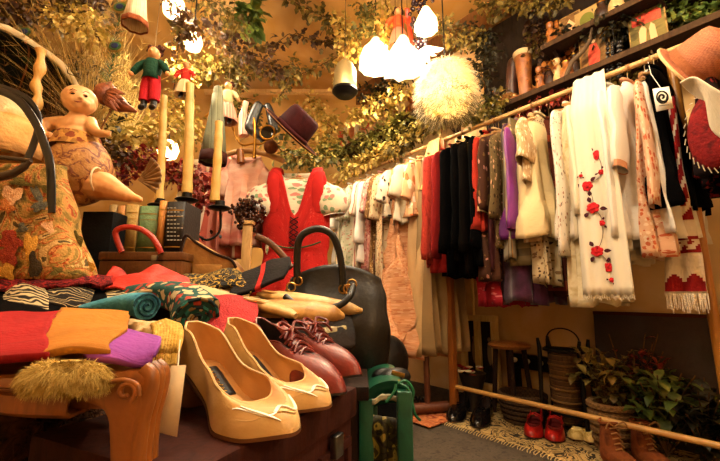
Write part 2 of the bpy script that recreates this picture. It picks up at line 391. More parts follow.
lace = M('lace_tan', 'c9a77a', 'floral', 'efe0bf', 'b08a58', s=60, uv=True, th=.4)
for m_k in ('wool_black', 'wool_brownblack'): MATS[m_k].node_tree.nodes['Principled BSDF'].inputs['Specular IOR Level'].default_value = .05
brownfl = fl('print_brown_roses', '4a2b1c', 'c98a78', '7b5a30', 22, .3)
garment('blouse', 'plain white tunic', 'plain white tunic, rightmost white top just left of the black dress', 'blouse', 657, 234, white, w=.2, thick=.03, fold=.012)
# right-hand group, near to far
garment('sleeveless_dress', 'black dress with the tag', 'black sleeveless dress carrying a white card tag, beside the red and white towel', 'dress', 668, 205, black, w=.15, thick=.045, hem=.17, x0=1.87)
garment('blouse', 'white blouse with peach panel', 'white blouse with a rolled sleeve and peach sequin side, nearest of the white tops', 'blouse', 632, 236, white, w=.21, thick=.045, sleeve=.34, sr=.066, x0=1.9, fold=.012, edge=fl('peach_sequin', 'd99a72', 'e8b591', 'c47a52', 60))
garment('blouse', 'peach sequin top', 'peach and rust patterned top squeezed behind the nearest white blouse', 'blouse', 648, 252, fl('peach_print', 'e3b592', 'c8643f', 'f0d3b4', 40, .4), w=.2, thick=.03, sleeve=.5, sr=.05)
garment('blouse', 'white cotton blouse with long sleeve', 'white cotton blouse with long loose sleeves, left of the rolled sleeve one', 'blouse', 608, 250, white, w=.21, thick=.03, sleeve=.62, sr=.05)
garment('dress', 'plain cream slip', 'plain cream slip dress hanging just right of the rose shawl', 'dress', 604, 262, cream, w=.2, thick=.03)
garment('blouse', 'cream pintuck blouse', 'cream blouse with long sleeves just left of the rose shawl', 'blouse', 573, 240, cream, w=.2, thick=.03, sleeve=.5, sr=.05)
garment('dress', 'ivory dress with lace hem', 'ivory dress with tan lace hem showing below the rose shawl', 'dress', 577, 306, M('ivory_linen', 'dcc79a', 'noise', 'e9dab4', 'cdb482', s=20, uv=True), w=.2, thick=.035, edge=lace)
garment('blouse', 'sprigged white blouse', 'white blouse with small grey sprigs and long sleeves, between cream coat and rose shawl', 'blouse', 563, 235, fl('sprig_white', 'ece2d0', '8a7a68', 'b0785e', 45, .26), w=.2, thick=.03, sleeve=.66, sr=.052)
garment('coat', 'cream cape coat', 'cream yellow boxy coat with wide pale sleeve and lace yoke', 'coat', 532, 236, M('felt_cream', 'e9d3a0', uv=True, bump=.3), w=.2, thick=.075, hem=.24, hemth=.085, kind='coat', sleeve=.2, sr=.09, smat=lace)
garment('dress', 'floral tea dress', 'beige floral dress whose hem shows below the cream coat', 'dress', 534, 284, fl('tea_floral', 'cdb890', '4e3526', '8c6a44', 34, .33), w=.18, thick=.03)
garment('skirt', 'rust checked skirt', 'rust and brown banded long skirt behind the cream coat', 'skirt', 553, 292, M('rust_band', '5a2413', 'hstripe', '8a3a1d', '3c170c', s=4, uv=True), w=.1, thick=.04, kind='slim', x0=1.97)
garment('blouse', 'lace collar blouse', 'pale lace blouse pressed between purple blouse and cream coat', 'blouse', 525, 240, lace, w=.19, thick=.03, sleeve=.3, sr=.05)
garment('blouse', 'purple blouse', 'bright purple silk blouse with a gathered hem', 'blouse', 512, 236, purple, w=.19, thick=.045, hem=.2, sleeve=.52, sr=.055, fold=.012)
garment('skirt', 'olive satin skirt', 'dull olive green skirt showing under the purple blouse', 'skirt', 515, 264, M('satin_olive', '6a5b38', 'hstripe', '7d6c46', '4e4228', s=5, uv=True, rough=.5), w=.16, thick=.035, kind='slim')
garment('dress', 'plum velvet dress', 'dark plum velvet dress hanging lowest under the purple blouse', 'dress', 524, 303, M('velvet_plum', '2e0b22', 'noise', '481539', '1d0616', s=7, uv=True, sheen=.4), w=.16, thick=.09, hemth=.11, kind='slim', x0=1.93)
garment('blouse', 'striped silk blouse', 'grey and gold striped blouse immediately left of the purple blouse', 'blouse', 505, 258, M('stripe_grey_gold', '9b8f7a', 'stripe', '4a3d30', 'b58a50', s=28, uv=True), w=.19, thick=.028, sleeve=.5, sr=.045)
garment('blouse', 'olive print blouse', 'olive and pink printed blouse two places left of the purple blouse', 'blouse', 498, 250, fl('print_olive', '6c5836', 'c79a7a', '3d2c1e', 36, .3), w=.19, thick=.03, sleeve=.45, sr=.045)
garment('dress', 'brown rose dress', 'brown rose printed dress with tan lace panels at its hem', 'dress', 487, 279, brownfl, w=.19, thick=.035, hem=.2, sleeve=.4, sr=.05, edge=lace)
garment('skirt', 'red polka skirt', 'red frilled skirt with pale dots, lowest hem under the brown rose dress', 'skirt', 494, 306, M('red_dots', 'a51c2c', 'floral', 'd9787a', 'c44a55', s=40, uv=True, th=.25), w=.09, hem=.17, thick=.03, hemth=.07, kind='slim', fold=.014, x0=1.95)
garment('dress', 'burgundy dress', 'dark burgundy dress just behind the coral cardigan', 'dress', 484, 272, M('burgundy', '4d1217', uv=True, rough=.7), w=.18, thick=.03)
garment('cardigan', 'coral cardigan', 'short coral red cardigan standing between black coats and brown rose dress', 'cardigan', 476, 232, coral, w=.2, thick=.04, sleeve=.5, sr=.055)
for i, (y, pb, th, mt, lb) in enumerate([(469, 268, .03, black, 'black wool coat directly left of the coral cardigan'), (461.5, 274, .035, blackb, 'brownish black long coat, second left of the coral cardigan'), (454, 266, .035, black, 'black plain coat, third left of the coral cardigan'), (446.5, 276, .035, black, 'black coat with shiny hem, nearest black one to the red knits')]):
    garment('coat', lb, lb, 'coat', y, pb, mt, w=.215, thick=th, kind='coat', sleeve=.6, sr=.055, group='black coats on the rail')
garment('cardigan', 'dark red cardigan', 'dark red knitted cardigan right beside the black coats', 'cardigan', 441, 270, red, w=.2, thick=.04, sleeve=.62, sr=.055, kind='coat')
garment('cardigan', 'coral long cardigan', 'long coral red cardigan at the left end of the red knits', 'cardigan', 432, 264, M('knit_coral2', 'a02a1e', 'noise', 'b43a2a', '8d2118', s=30, uv=True, bump=.6, bs=180), w=.205, thick=.045, sleeve=.62, sr=.06, kind='coat')
garment('gown', 'khaki gown', 'long khaki satin gown showing under the red cardigans', 'gown', 428, 352, M('satin_khaki', '9a7d52', uv=True, rough=.45, bump=.1), w=.12, thick=.035, hem=.14, hemth=.05, kind='slim', fold=.016, x0=1.9)
garment('gown', 'beige gown', 'long beige satin gown beside the apricot lace gown', 'gown', 417, 352, M('satin_beige', 'c9a673', uv=True, rough=.45, bump=.1), w=.13, thick=.035, hem=.15, hemth=.05, kind='slim', fold=.016, x0=1.9)
# far group
garment('gown', 'apricot lace gown', 'long apricot lace gown with wide flared skirt, longest on the rail', 'gown', 396, 358, M('apricot_lace', 'cf9468', 'floral', 'dca880', 'bd7a50', s=90, uv=True, th=.45), w=.19, thick=.05, hem=.30, hemth=.17, kind='flare', sleeve=.2, sr=.06, fold=.018)
FAR = [('blouse', 'white front orange blouse', 'white and orange short blouse right of the far white tops', 216, fl('orange_white', 'e9b98a', 'f2e4ca', 'd07a46', 12, .4), 405, .22, .06),
 ('blouse', 'ivory peasant blouse', 'ivory peasant blouse with short wide sleeve beside the orange one', 222, cream, 398, .2, .065),
 ('skirt', 'rust zigzag skirt', 'rust and pink zigzag knitted skirt under the far ivory tops', 318, M('zigzag_rust', 'b5502f', 'zigzag', 'd98a62', '7a2d18', s=28, uv=True), 390, 0, 0),
 ('blouse', 'embroidered white blouse', 'white blouse with dark embroidered front and short sleeve', 218, fl('emb_white', 'f0e3ca', '8d3226', '2f2a2c', 16, .26), 385, .2, .06),
 ('dress', 'cream rosebud dress', 'long cream rosebud printed dress left of the zigzag skirt', 306, fl('rosebud', 'e0c49a', 'b56a4c', '8a7444', 34, .3), 377, .3, .055),
 ('dress', 'brown sprig dress', 'brown and tan sprigged long dress in the far group', 312, fl('brown_sprig', '8a6238', 'd0ab74', '5a3a20', 40, .35), 371.5, .3, .05),
 ('blouse', 'pink floral blouse', 'pink floral blouse with long hem in the far group', 272, fl('pink_floral', 'd99a8c', 'b34a55', 'f0d2bf', 38, .38), 365, .25, .055),
 ('blouse', 'plain white shirt', 'plain white shirt with collar in the far group', 262, white, 359, .45, .055),
 ('dress', 'red striped dress', 'white dress with thin red stripes in the far group', 276, M('red_stripe', 'efe1c8', 'stripe', 'efe1c8', 'b8433a', s=22, uv=True), 353, .25, .055),
 ('blouse', 'mint print blouse', 'pale mint and pink printed blouse near the far end of the rail', 268, fl('mint_print', 'dfdcc0', 'a8b890', 'd59a84', 34, .35), 347, .25, .055),
 ('dress', 'cream striped dress', 'cream and green striped dress, second from the far end of the rail', 280, M('green_stripe', 'e9dfc4', 'stripe', 'cdbf98', '8a9a6c', s=20, uv=True), 341, .25, .055),
 ('blouse', 'white lace blouse', 'white lace blouse hanging last at the far end of the rail', 262, white, 335, .3, .06)]
for nm, shrt, lb, pb, mt, y, sl, sr in FAR:
    garment(nm, shrt, lb, nm, y, pb, mt, w=.1 if nm == 'skirt' else .2, x0=1.98 if nm == 'skirt' else RX, thick=.035, sleeve=sl, sr=sr or .05, kind='slim' if nm == 'skirt' else 'top', fold=.012)
# ---- hanging cloths
def cloth(name, label, cat, rows, mat, thick=.004, rip=.004, rs=14, n=6, sub=0, group=None, per=None):
    """rows of 3-D control points -> smooth draped cloth"""
    nu = (len(rows)-1)*n; nv = (len(rows[0])-1)*n
    cr = [crom(r, nv) for r in rows]; cols = [crom([cr[i][j] for i in range(len(rows))], nu) for j in range(nv+1)]
    off = Vector((rnd.random()*9, rnd.random()*9, 0))
    L = (Vector(rows[0][0])-Vector(rows[-1][0])).length; Wd = (Vector(rows[0][0])-Vector(rows[0][-1])).length
    def fn(u, v):
        p = cols[round(v*nv)][round(u*nu)]
        k = noise.noise(p*rs+off); return p+Vector((k*.6, k*.6, k))*rip
    mb = MB().grid(fn, nu, nv, uvf=lambda u, v: (v*Wd, u*L))
    return top(name, label, cat, mb, mat, group, solid=thick, sub=sub)
# rose shawl over the rail, facing the shop
shw = [(1.90, RZ-.0, .035, 1), (1.83, RZ-.06, .05, 1), (1.715, 1.55, .06, 1), (1.67, 1.25, .078, 1), (1.65, .9, .09, 1)]
zb = onX(605, 297, 1.65).z
yc = [onX(591, 92, 1.86).y, onX(592, 96, 1.8).y, onX(590, 120, 1.7).y, onX(598, 200, 1.66).y, onX(607, 290, 1.64).y]
zz = [RZ+.006, 1.69, 1.5, (1.5+zb)/2, zb]; xx = [1.87, 1.78, 1.69, 1.66, 1.64]; hw = [.05, .065, .075, .082, .088]
sm_ = M('shawl_ivory', 'f3e8d0', uv=True, bump=.25, trans=.15)
sh_ = thing('shawl', 'long ivory shawl embroidered with red roses, hanging over the rail', 'shawl', (1.7, yc[2], 1.5))
def shp(u, v):
    i = u*4; k = min(int(i), 3); f = sm(0, 1, i-k) if False else i-k
    g = lambda a: a[k]+(a[k+1]-a[k])*f
    s_ = (v-.5)*2
    return Vector((g(xx)+.010*sin(s_*5+1)*u+.006*sin(s_*11), g(yc)-s_*g(hw), g(zz)+(.012*abs(sin(s_*12)) if u > .999 else 0)))
obj('shawl_cloth', MB().grid(shp, 40, 26), sm_, sh_, solid=.004)
rose = M('thread_red', 'b01217', 'noise', 'd0222a', '8d0d12', s=60, bump=.5); lf_m = M('thread_dark', '4a1a22', bump=.3)
stm = MB()
ros = []
for qx, qy, r in ((598, 157, .019), (601.5, 172, .011), (588, 187, .020), (594, 209, .021), (603, 222, .011), (598, 250, .020), (608, 266, .017), (582, 176, .007), (612, 279, .009)):
    ros.append((*min(((i/100, j/40) for i in range(101) for j in range(41)), key=lambda q: sum((x-y)**2 for x, y in zip(pix(shp(*q)), (qx, qy)))), r/1.3*1.15))
for u, v, r in ros:
    r *= 1.3; rosb = MB(); c = shp(u, v)-Vector((.008, 0, 0))
    for k in range(6):
        a = k*1.05+u*9; rosb.ell(c+Vector((0, cos(a)*r*.55, sin(a)*r*.55)), (.0025, r*.48, r*.42), None, 8, 6)
    rosb.ell(c-Vector((.001, 0, 0)), (.003, r*.4, r*.4), None, 8, 6)
    obj('embroidered_rose', rosb, rose, sh_, label='red embroidered rose')
    for k in range(3):
        a = k*2.1+u*17+.6; stm.leaf(c+Vector((0, cos(a)*r, sin(a)*r)), (0, cos(a), sin(a)), (-1, 0, 0), r*1.1, r*.7, .1)
for (u, v, r), (u2, v2, r2) in list(zip(ros[:-1], ros[1:]))[:-2]: stm.tube([shp(u+(u2-u)*t, v+(v2-v)*t+.05*sin(pi*t))-Vector((.006, 0, 0)) for t in (.12, .3, .5, .7, .88)], .0010, 5)
obj('stem_embroidery', stm, lf_m, sh_, label='dark embroidered stems and leaves')
fr = MB()
for k in range(30):
    p = shp(1, k/29); fr.tube([p, p-Z0*.008+Vector((0, .002, 0)), p-Z0*.016], .0016, 4)
obj('fringe', fr, sm_, sh_)
# red and white woven towel
tw = thing('towel', 'red and white woven towel with fringe, hanging beside the golden post', 'towel', (1.8, .3, 1.2))
TX = 1.80
tp = [(663, 120), (668, 170), (672, 200), (676, 240), (681, 300), (683, 303)]; hwid = [.035, .04, .047, .053, .06, .06]
tcs = [onX(*q, TX) for q in [(664, 100), (669, 170), (676, 215), (683, 255), (686, 303)]]
def twp(u, v):
    i = u*4; k = min(int(i), 3); c = tcs[k].lerp(tcs[k+1], i-k); h_ = hwid[k]+(hwid[k+1]-hwid[k])*(i-k); s_ = (v-.5)*2
    return Vector((c.x+.008*sin(s_*6+u*3), c.y-s_*h_, c.z))
def band(mb, a, b, n=10):
    mb.grid(lambda u, v: twp(a+(b-a)*u, v), n, 14); return mb
obj('towel_cloth', band(MB(), 0, .95, 40), M('towel_white', 'e6d6bd', bump=.4), tw, solid=.004)
redw = M('weave_red', '8e1416', bump=.4)
patt = MB(); e = Vector((-.004, 0, 0))
def cell(u0, u1, v0, v1):
    k = patt.pts([twp(u0, v0)+e, twp(u1, v0)+e, twp(u1, v1)+e, twp(u0, v1)+e]); patt.f.append((k, k+1, k+2, k+3))
NU, NVV = 100, 16
for i in range(94):
    if i in (54, 74): obj('woven_band', patt, redw, tw, label='dark red woven band', flatsh=True); patt = MB()
    u = i/NU
    for j in range(NVV):
        t = None
        if i < 46: on = ((i//2+abs(j-8)) % 6 < 4)
        elif i < 54: on = (abs(j-7.5)+ (i-46)*.9) > 7.5
        elif i < 64: on = False
        elif i < 74: on = i in (64, 65, 72, 73) or ((i+j) % 6 < 3 and (i-j) % 6 < 4)
        elif i < 82: on = False
        elif i < 94: on = ((i-82)*.75 > abs((j % 8)-3.5)*1.0+1) or i > 90
        if on: cell(u, u+1/NU, j/NVV, (j+1)/NVV)
obj('woven_band', patt, redw, tw, label='dark red woven band', flatsh=True)
fr = MB()
for k in range(26):
    p = twp(.95, k/25); fr.tube([p, p-Z0*.02+Vector((rnd.uniform(-.006, .006), rnd.uniform(-.004, .004), 0)), p-Z0*rnd.uniform(.055, .075)], [.003, .0028, .001], 5)
obj('fringe', fr, M('towel_white'), tw)
# tag on the black dress
tg = thing('price_tag', 'white card tag with a round black swirl, hanging on the black dress', 'tag', onX(663, 87, 1.66))
c = [onX(*q, 1.66) for q in [(652.5, 89), (669, 86.5), (673.5, 108), (656.5, 111.5)]]
tm = MB(); k = tm.pts(c); tm.f.append((0, 1, 2, 3)); obj('card', tm, M('card_white', 'efe6d2', bump=0, var=.05), tg, solid=.0015)
ux = (c[1]-c[0]); uy = (c[3]-c[0]); cc = c[0]+ux*.5+uy*.42+Vector((-.0018, 0, 0))
em = MB(); em.tube([cc+ux*.33*cos(a)*(1)+uy*.26*sin(a) for a in [i*2*pi/24 for i in range(25)]], .0028, 5)
em.tube([cc+(ux*cos(a)*.30+uy*sin(a)*.23)*(1-i/22) for i, a in enumerate([q*.42 for q in range(20)])], .0035, 5)
em.tube([c[0]+ux*.2+uy*.78+Vector((-.002, 0, 0)), c[0]+ux*.8+uy*.78+Vector((-.002, 0, 0))], .001, 4)
obj('emblem', em, M('ink_black', '15110e', bump=0), tg, label='round black swirl emblem')
obj('string', MB().tube([c[0].lerp(c[1], .5), onX(651, 74, 1.7), onX(648, 62, 1.86)], .0012, 5), white, tg)
# crimson vest with whip stitch, cream scarf, straw hat at the near end
vy = [onX(*q, 1.66) for q in [(703, 84), (704, 90), (690, 105), (684, 130), (688, 155), (702, 170), (722, 172), (735, 150), (733, 110), (716, 88)]]
vt = thing('vest', 'crimson suede vest with cream whip stitched edges at the near end of the rail', 'vest', vy[0])
vm = MB(); k = vm.pts(vy); ctr = sum(vy, Vector())/len(vy)-Vector((.012, 0, 0)); k2 = vm.pts([p.lerp(ctr, .45)-Vector((.008, 0, 0)) for p in vy]); k3 = vm.pts([ctr]); n_ = len(vy)
for i in range(n_): j = (i+1) % n_; vm.f += [(i, j, k2+j, k2+i), (k2+i, k2+j, k3)]
kb = vm.pts([p+Vector((.05, 0, 0)) for p in vy])
for i in range(n_): j = (i+1) % n_; vm.f.append((j, i, kb+i, kb+j))
vm.f.append(tuple(kb+i for i in range(n_)))
obj('suede_panel', vm, M('suede_crimson', '6a0e10', 'noise', '7c1414', '4f090b', s=25, bump=.4), vt, sub=2)
loop = crom(vy[1:9], 44)
for i in range(2, 43, 2): ws = MB(); p = loop[i].lerp(ctr, .10); q = loop[i].lerp(ctr, .0); t_ = (loop[i+1]-loop[i-1])*.3; ws.tube([p-Vector((.012, 0, 0))-t_, q-Vector((.006, 0, 0))+t_*.5], .0016, 5); obj('whip_stitch', ws, cream, vt, label='cream whip stitch')
ht = thing('hat', 'terracotta woven straw hat with cream edge, on top of the near rail end', 'hat', P(690, 62, 1.25))
ax_ = perp(700, 66, .60, .78, .12); yh = ax_.cross(F0).normalized(); mh = frame(P(690, 72, 1.27), yh.cross(ax_), yh, ax_)
ss = sc(690, 60, 1.27)
straw = M('straw_terracotta', 'a35a35', 'check', 'b56a42', s=170, rough=.7, bump=.5, bs=250)
obj('crown', MB().lathe([(27*ss, 0), (26*ss, 12*ss), (24*ss, 28*ss), (22*ss, 33*ss), (15*ss, 35.5*ss), (0.1*ss, 34*ss)], 40, mh), straw, ht, solid=.003)
obj('brim', MB().lathe([(26*ss, 1*ss), (32*ss, -1*ss), (37*ss, -2*ss)], 40, mh, wob=.02, wk=3), straw, ht, solid=.003)
obj('brim_edge', MB().tube([mh @ Vector((37*ss*cos(a)*(1+.02*sin(3*a)), 37*ss*sin(a)*(1+.02*sin(3*a)), -2*ss)) for a in [i*2*pi/40 for i in range(41)]], .005, 6, cap=False), M('straw_cream', 'd9ba84', bump=.3), ht, label='cream bound edge of the brim')
obj('hat_band', MB().lathe([(27.6*ss, 1*ss), (27.2*ss, 8*ss)], 40, mh), M('band_tan', '9a5c38', bump=.4), ht)
cloth('scarf', 'cream cloth scarf draped below the straw hat at the right edge', 'scarf', [[onX(680, 83, 1.52), onX(690, 92, 1.6), onX(700, 99, 1.6)], [onX(694, 77, 1.52), onX(702, 92, 1.56), onX(708, 104, 1.58)], [onX(712, 87, 1.5), onX(710, 108, 1.55), onX(712, 130, 1.58)], [onX(735, 100, 1.5), onX(738, 125, 1.55), onX(740, 150, 1.58)]], M('cotton_cream'), rip=.006)
garment('dress', 'dark red embroidered dress', 'dark dress with red embroidery, last at the near end of the rail', 'dress', 690, 180, fl('dark_embroidery', '1c0a0a', '7a1216', '9a2a2a', 30, .35), w=.2, thick=.04, y=.13)
garment('dress', 'plain black skirt dress', 'plain black dress right behind the crimson vest', 'dress', 700, 176, black, w=.18, thick=.04, y=.05)
sc_y = onX(434, 150, 1.88).y
cloth('scarf', 'pale yellow knitted scarf looped over the rail above the red cardigans', 'scarf', [[Vector((1.93, sc_y+dy, 1.5)) for dy in (-.06, 0, .06)], [Vector((1.915, sc_y+dy*.8, RZ)) for dy in (-.06, 0, .06)], [Vector((1.9, sc_y+dy*.8, RZ+.02)) for dy in (-.06, 0, .06)], [Vector((1.878, sc_y+dy*.8, RZ)) for dy in (-.06, 0, .06)], [Vector((1.81, sc_y+dy*1.2-.01, 1.5)) for dy in (-.06, 0, .06)], [Vector((1.78, sc_y+dy*1.3-.01, 1.38)) for dy in (-.06, 0, .06)]], M('knit_yellow', 'd9c27a', 'stripe', 'e6d69a', 'b89c52', s=60, uv=True, bump=.6), rip=.01, rs=30)
# ================================================================ LEFT: TABLE, BENCH, TRUNK
# carved bench, nearest piece of furniture at bottom left
BZ = .617
bench = thing('carved_bench', 'carved honey-brown wooden bench with scrolled corner leg, under the scarves at lower left', 'bench', G(-.6, .6, 0))
tabm = frame(Vector((0, 0, 0)))
seat = [(-.245, .395), (-.30, .50), (-.42, .66), (-.46, .92), (-1.3, .92), (-1.3, .395)]
bmx = MB(); k = bmx.pts([G(a, b, BZ-.03) for a, b in seat]); n_ = len(seat); bmx.pts([G(a, b, BZ) for a, b in seat]); bmx.f.append(tuple(range(n_))[::-1]); bmx.f.append(tuple(range(n_, 2*n_)))
for i in range(n_): j = (i+1) % n_; bmx.f.append((i, j, n_+j, n_+i))
obj('seat', bmx, woodm, bench)
def rail_prof(u):                                        # carved apron: lower edge waves
    lat = -1.3+u*1.02; zb = BZ-.016-.016*sm(-.46, -.30, lat); return lat, zb
ap = MB()
def apf(u, v):
    lat, zb = rail_prof(u); q = [(0.0, 1), (-.012, .96), (-.014, .8), (-.006, .74), (-.006, .55), (-.011, .5), (-.012, .12), (-.006, 0), (.02, 0)]
    i = v*8; k = min(int(i), 7); f = i-k; dd = q[k][0]+(q[k+1][0]-q[k][0])*f; hz = q[k][1]+(q[k+1][1]-q[k][1])*f
    return G(lat, .385+dd, zb+(BZ+.004-zb)*hz)
ap.grid(apf, 60, 32); obj('apron', ap, woodm, bench, solid=.004)
def lpx(px, py, d=.378):                                  # corner leg: scrolled bracket cut from thick wood
    p = P(px, py, d); return (p.dot(R0), p.z)
lo_ = [lpx(*q) for q in [(84, 372), (100, 373), (122, 371), (132, 368.5), (143, 368.5), (149, 373), (149.5, 384), (146, 400), (140.5, 420), (137, 445), (135, 480)]]
lo_ += [(lpx(134, 480)[0], .06), (lpx(135, 480)[0]+.006, 0), (lpx(116, 480)[0]-.004, 0), (lpx(118, 480)[0], .06)]
lo_ += [lpx(*q) for q in [(113, 480), (112.5, 440), (111, 418), (106, 408), (96, 403), (84, 400)]]
obj('leg', MB().prism(lo_, .372, .402, tabm, bev=.005), woodm, bench)
for k, off in enumerate((0, -5, -10)):
    dd_ = .380+.0105*k; q_ = [P(*q, .378) for q in [(143, 369), (149, 375), (149.5, 385), (146, 401), (140.5, 421), (137, 446), (135.3, 478)]]
    obj('moulding', MB().tube(crom([p+F0*(dd_-.378) for p in q_], 24), [.0078]*25, 10), woodm, bench)
for (a, b) in ((-1.25, .39), (-1.25, .9), (-.49, .9)):
    obj('leg', MB().tube([G(a, b, BZ-.02), G(a, b, BZ-.2), G(a, b, 0)], [.028, .022, .018], 12), woodm, bench)
scr = MB(); c0 = P(126, 392, .366)
scr.tube([c0+R0*(.0105*cos(a)*(1-.05*i))+Z0*(.0105*sin(a)*(1-.05*i)) for i, a in enumerate([i*.45-1.0 for i in range(15)])], .0026, 8)
scr.tube(pxpath([(90, 380, .368), (108, 382, .367), (124, 380, .366), (137, 385, .366), (139, 396, .366)], 14), .0024, 8)
obj('carved_scroll', scr, woodm, bench)
# fur pad on the bench edge
fur_y = M('fur_yellow', 'c4a050', 'noise', 'dcc070', '94742f', s=60, rough=.9, bump=.2)
pad = thing('fur_pad', 'yellowish fur pad hanging over the bench edge beside the carved leg', 'fur pad', G(-.38, .37, BZ))
pb_ = MB(); a_ = P(68, 376, .370)
pb_.ell(a_, (.040, .020, .015), Matrix.Rotation(-YAW, 4, 'Z'), 24, 12); obj('pad', pb_, fur_y, pad)
st_ = MB()
for i in range(6500):
    q1 = rnd.uniform(0, 2*pi); q2 = rnd.uniform(-.6, 1.2)
    n_ = R0*cos(q1)*cos(q2)-F0*abs(sin(q1))*cos(q2)+Z0*sin(q2); p = a_+R0*(.040*cos(q1)*cos(q2))-F0*(.020*abs(sin(q1))*cos(q2))+Z0*.015*sin(q2)
    st_.strand(p, n_*.5+R0*rnd.uniform(-.6, .8)-Z0*.5+Vector((rnd.gauss(0, .3), rnd.gauss(0, .3), rnd.gauss(0, .3))), rnd.uniform(.005, .010), .00035, .4)
obj('fur', st_, fur_y, pad)
# dark fur bundle under the bench
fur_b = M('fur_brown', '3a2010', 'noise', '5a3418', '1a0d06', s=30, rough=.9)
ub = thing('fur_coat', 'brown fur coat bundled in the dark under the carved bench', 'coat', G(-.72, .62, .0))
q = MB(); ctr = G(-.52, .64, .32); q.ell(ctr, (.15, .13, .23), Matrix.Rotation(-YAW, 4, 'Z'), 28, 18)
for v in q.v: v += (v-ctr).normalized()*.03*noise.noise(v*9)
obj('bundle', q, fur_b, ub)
q = MB()
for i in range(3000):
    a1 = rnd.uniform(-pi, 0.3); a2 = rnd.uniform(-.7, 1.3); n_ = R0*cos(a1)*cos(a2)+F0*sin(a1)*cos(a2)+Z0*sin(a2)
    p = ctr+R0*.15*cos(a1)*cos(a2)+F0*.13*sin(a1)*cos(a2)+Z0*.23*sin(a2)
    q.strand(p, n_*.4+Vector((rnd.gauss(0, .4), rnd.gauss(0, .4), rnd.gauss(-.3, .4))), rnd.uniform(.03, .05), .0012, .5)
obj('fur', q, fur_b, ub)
# counter behind the bench
ct = thing('display_table', 'dark wooden display table behind the bench, carrying the bags and books', 'table', G(-.9, 1.35, 0))
CZ = .69
obj('table_top', MB().prism([(-1.75, CZ-.03), (-.27, CZ-.03), (-.27, CZ), (-1.75, CZ)], .96, 1.75, tabm, bev=.004), woodd, ct)
for a, b in ((-1.7, 1.0), (-.31, 1.0), (-1.7, 1.7), (-.31, 1.7)): obj('leg', MB().prism([(a-.025, 0), (a+.025, 0), (a+.025, CZ-.03), (a-.025, CZ-.03)], b-.025, b+.025, tabm), woodd, ct)
obj('apron', MB().prism([(-1.7, CZ-.12), (-.31, CZ-.12), (-.31, CZ-.03), (-1.7, CZ-.03)], .985, 1.005, tabm), woodd, ct)
# trunk
TZ = .54
tv = (R0*.42+F0*.907).normalized(); tn = Z0.cross(tv)      # along the front edge; to the left
tm_ = frame(G(-.163, .368, 0), tv, tn, Z0)
mahog = M('mahogany', '2c0e08', 'wood', '40180c', '1c0804', s=6, rough=.82, bump=.08)
tr = thing('storage_chest', 'reddish brown panelled wooden chest carrying the beige pumps', 'chest', tm_)
obj('trunk_body', MB().box((0, 0, .03), (.352, .235, TZ-.05), tm_, bev=.004), mahog, tr)
obj('lid', MB().box((-.008, -.008, TZ-.048), (.360, .243, TZ), tm_, bev=.006), mahog, tr)
for x0_, x1_ in ((.012, .11), (.125, .225), (.24, .34)):
    f_ = MB(); z0_, z1_ = .09, TZ-.075
    for lo, hi in (((x0_, z0_), (x1_, z0_+.014)), ((x0_, z1_-.014), (x1_, z1_)), ((x0_, z0_+.014), (x0_+.014, z1_-.014)), ((x1_-.014, z0_+.014), (x1_, z1_-.014))):
        f_.box((lo[0], -.007, lo[1]), (hi[0], .002, hi[1]), tm_, bev=.002)
    obj('panel_frame', f_, mahog, tr)
for y in (.02, .2):
    for x in (.015, .32): obj('foot', MB().box((x-.012, y-.012, 0), (x+.02, y+.02, .035), tm_, bev=.004), mahog, tr)
obj('latch', MB().box((.265, -.018, TZ-.085), (.29, -.006, TZ-.052), tm_, bev=.003), M('steel', '8a8a88', rough=.3, metal=1, bump=0), tr)
# low stand behind the trunk for gloves and bag
ls = thing('low_stand', 'low dark wooden stand behind the trunk, under the gloves and black bag', 'stand', G(-.1, 1, 0))
obj('stand_top', MB().prism([(-.26, .47), (.02, .47), (.02, .5), (-.26, .5)], .86, 1.25, tabm, bev=.004), woodd, ls)
for a, b in ((-.23, .89), (-.005, .89), (-.23, 1.22), (-.005, 1.22)): obj('leg', MB().prism([(a-.02, 0), (a+.02, 0), (a+.02, .47), (a-.02, .47)], b-.02, b+.02, tabm), woodd, ls)
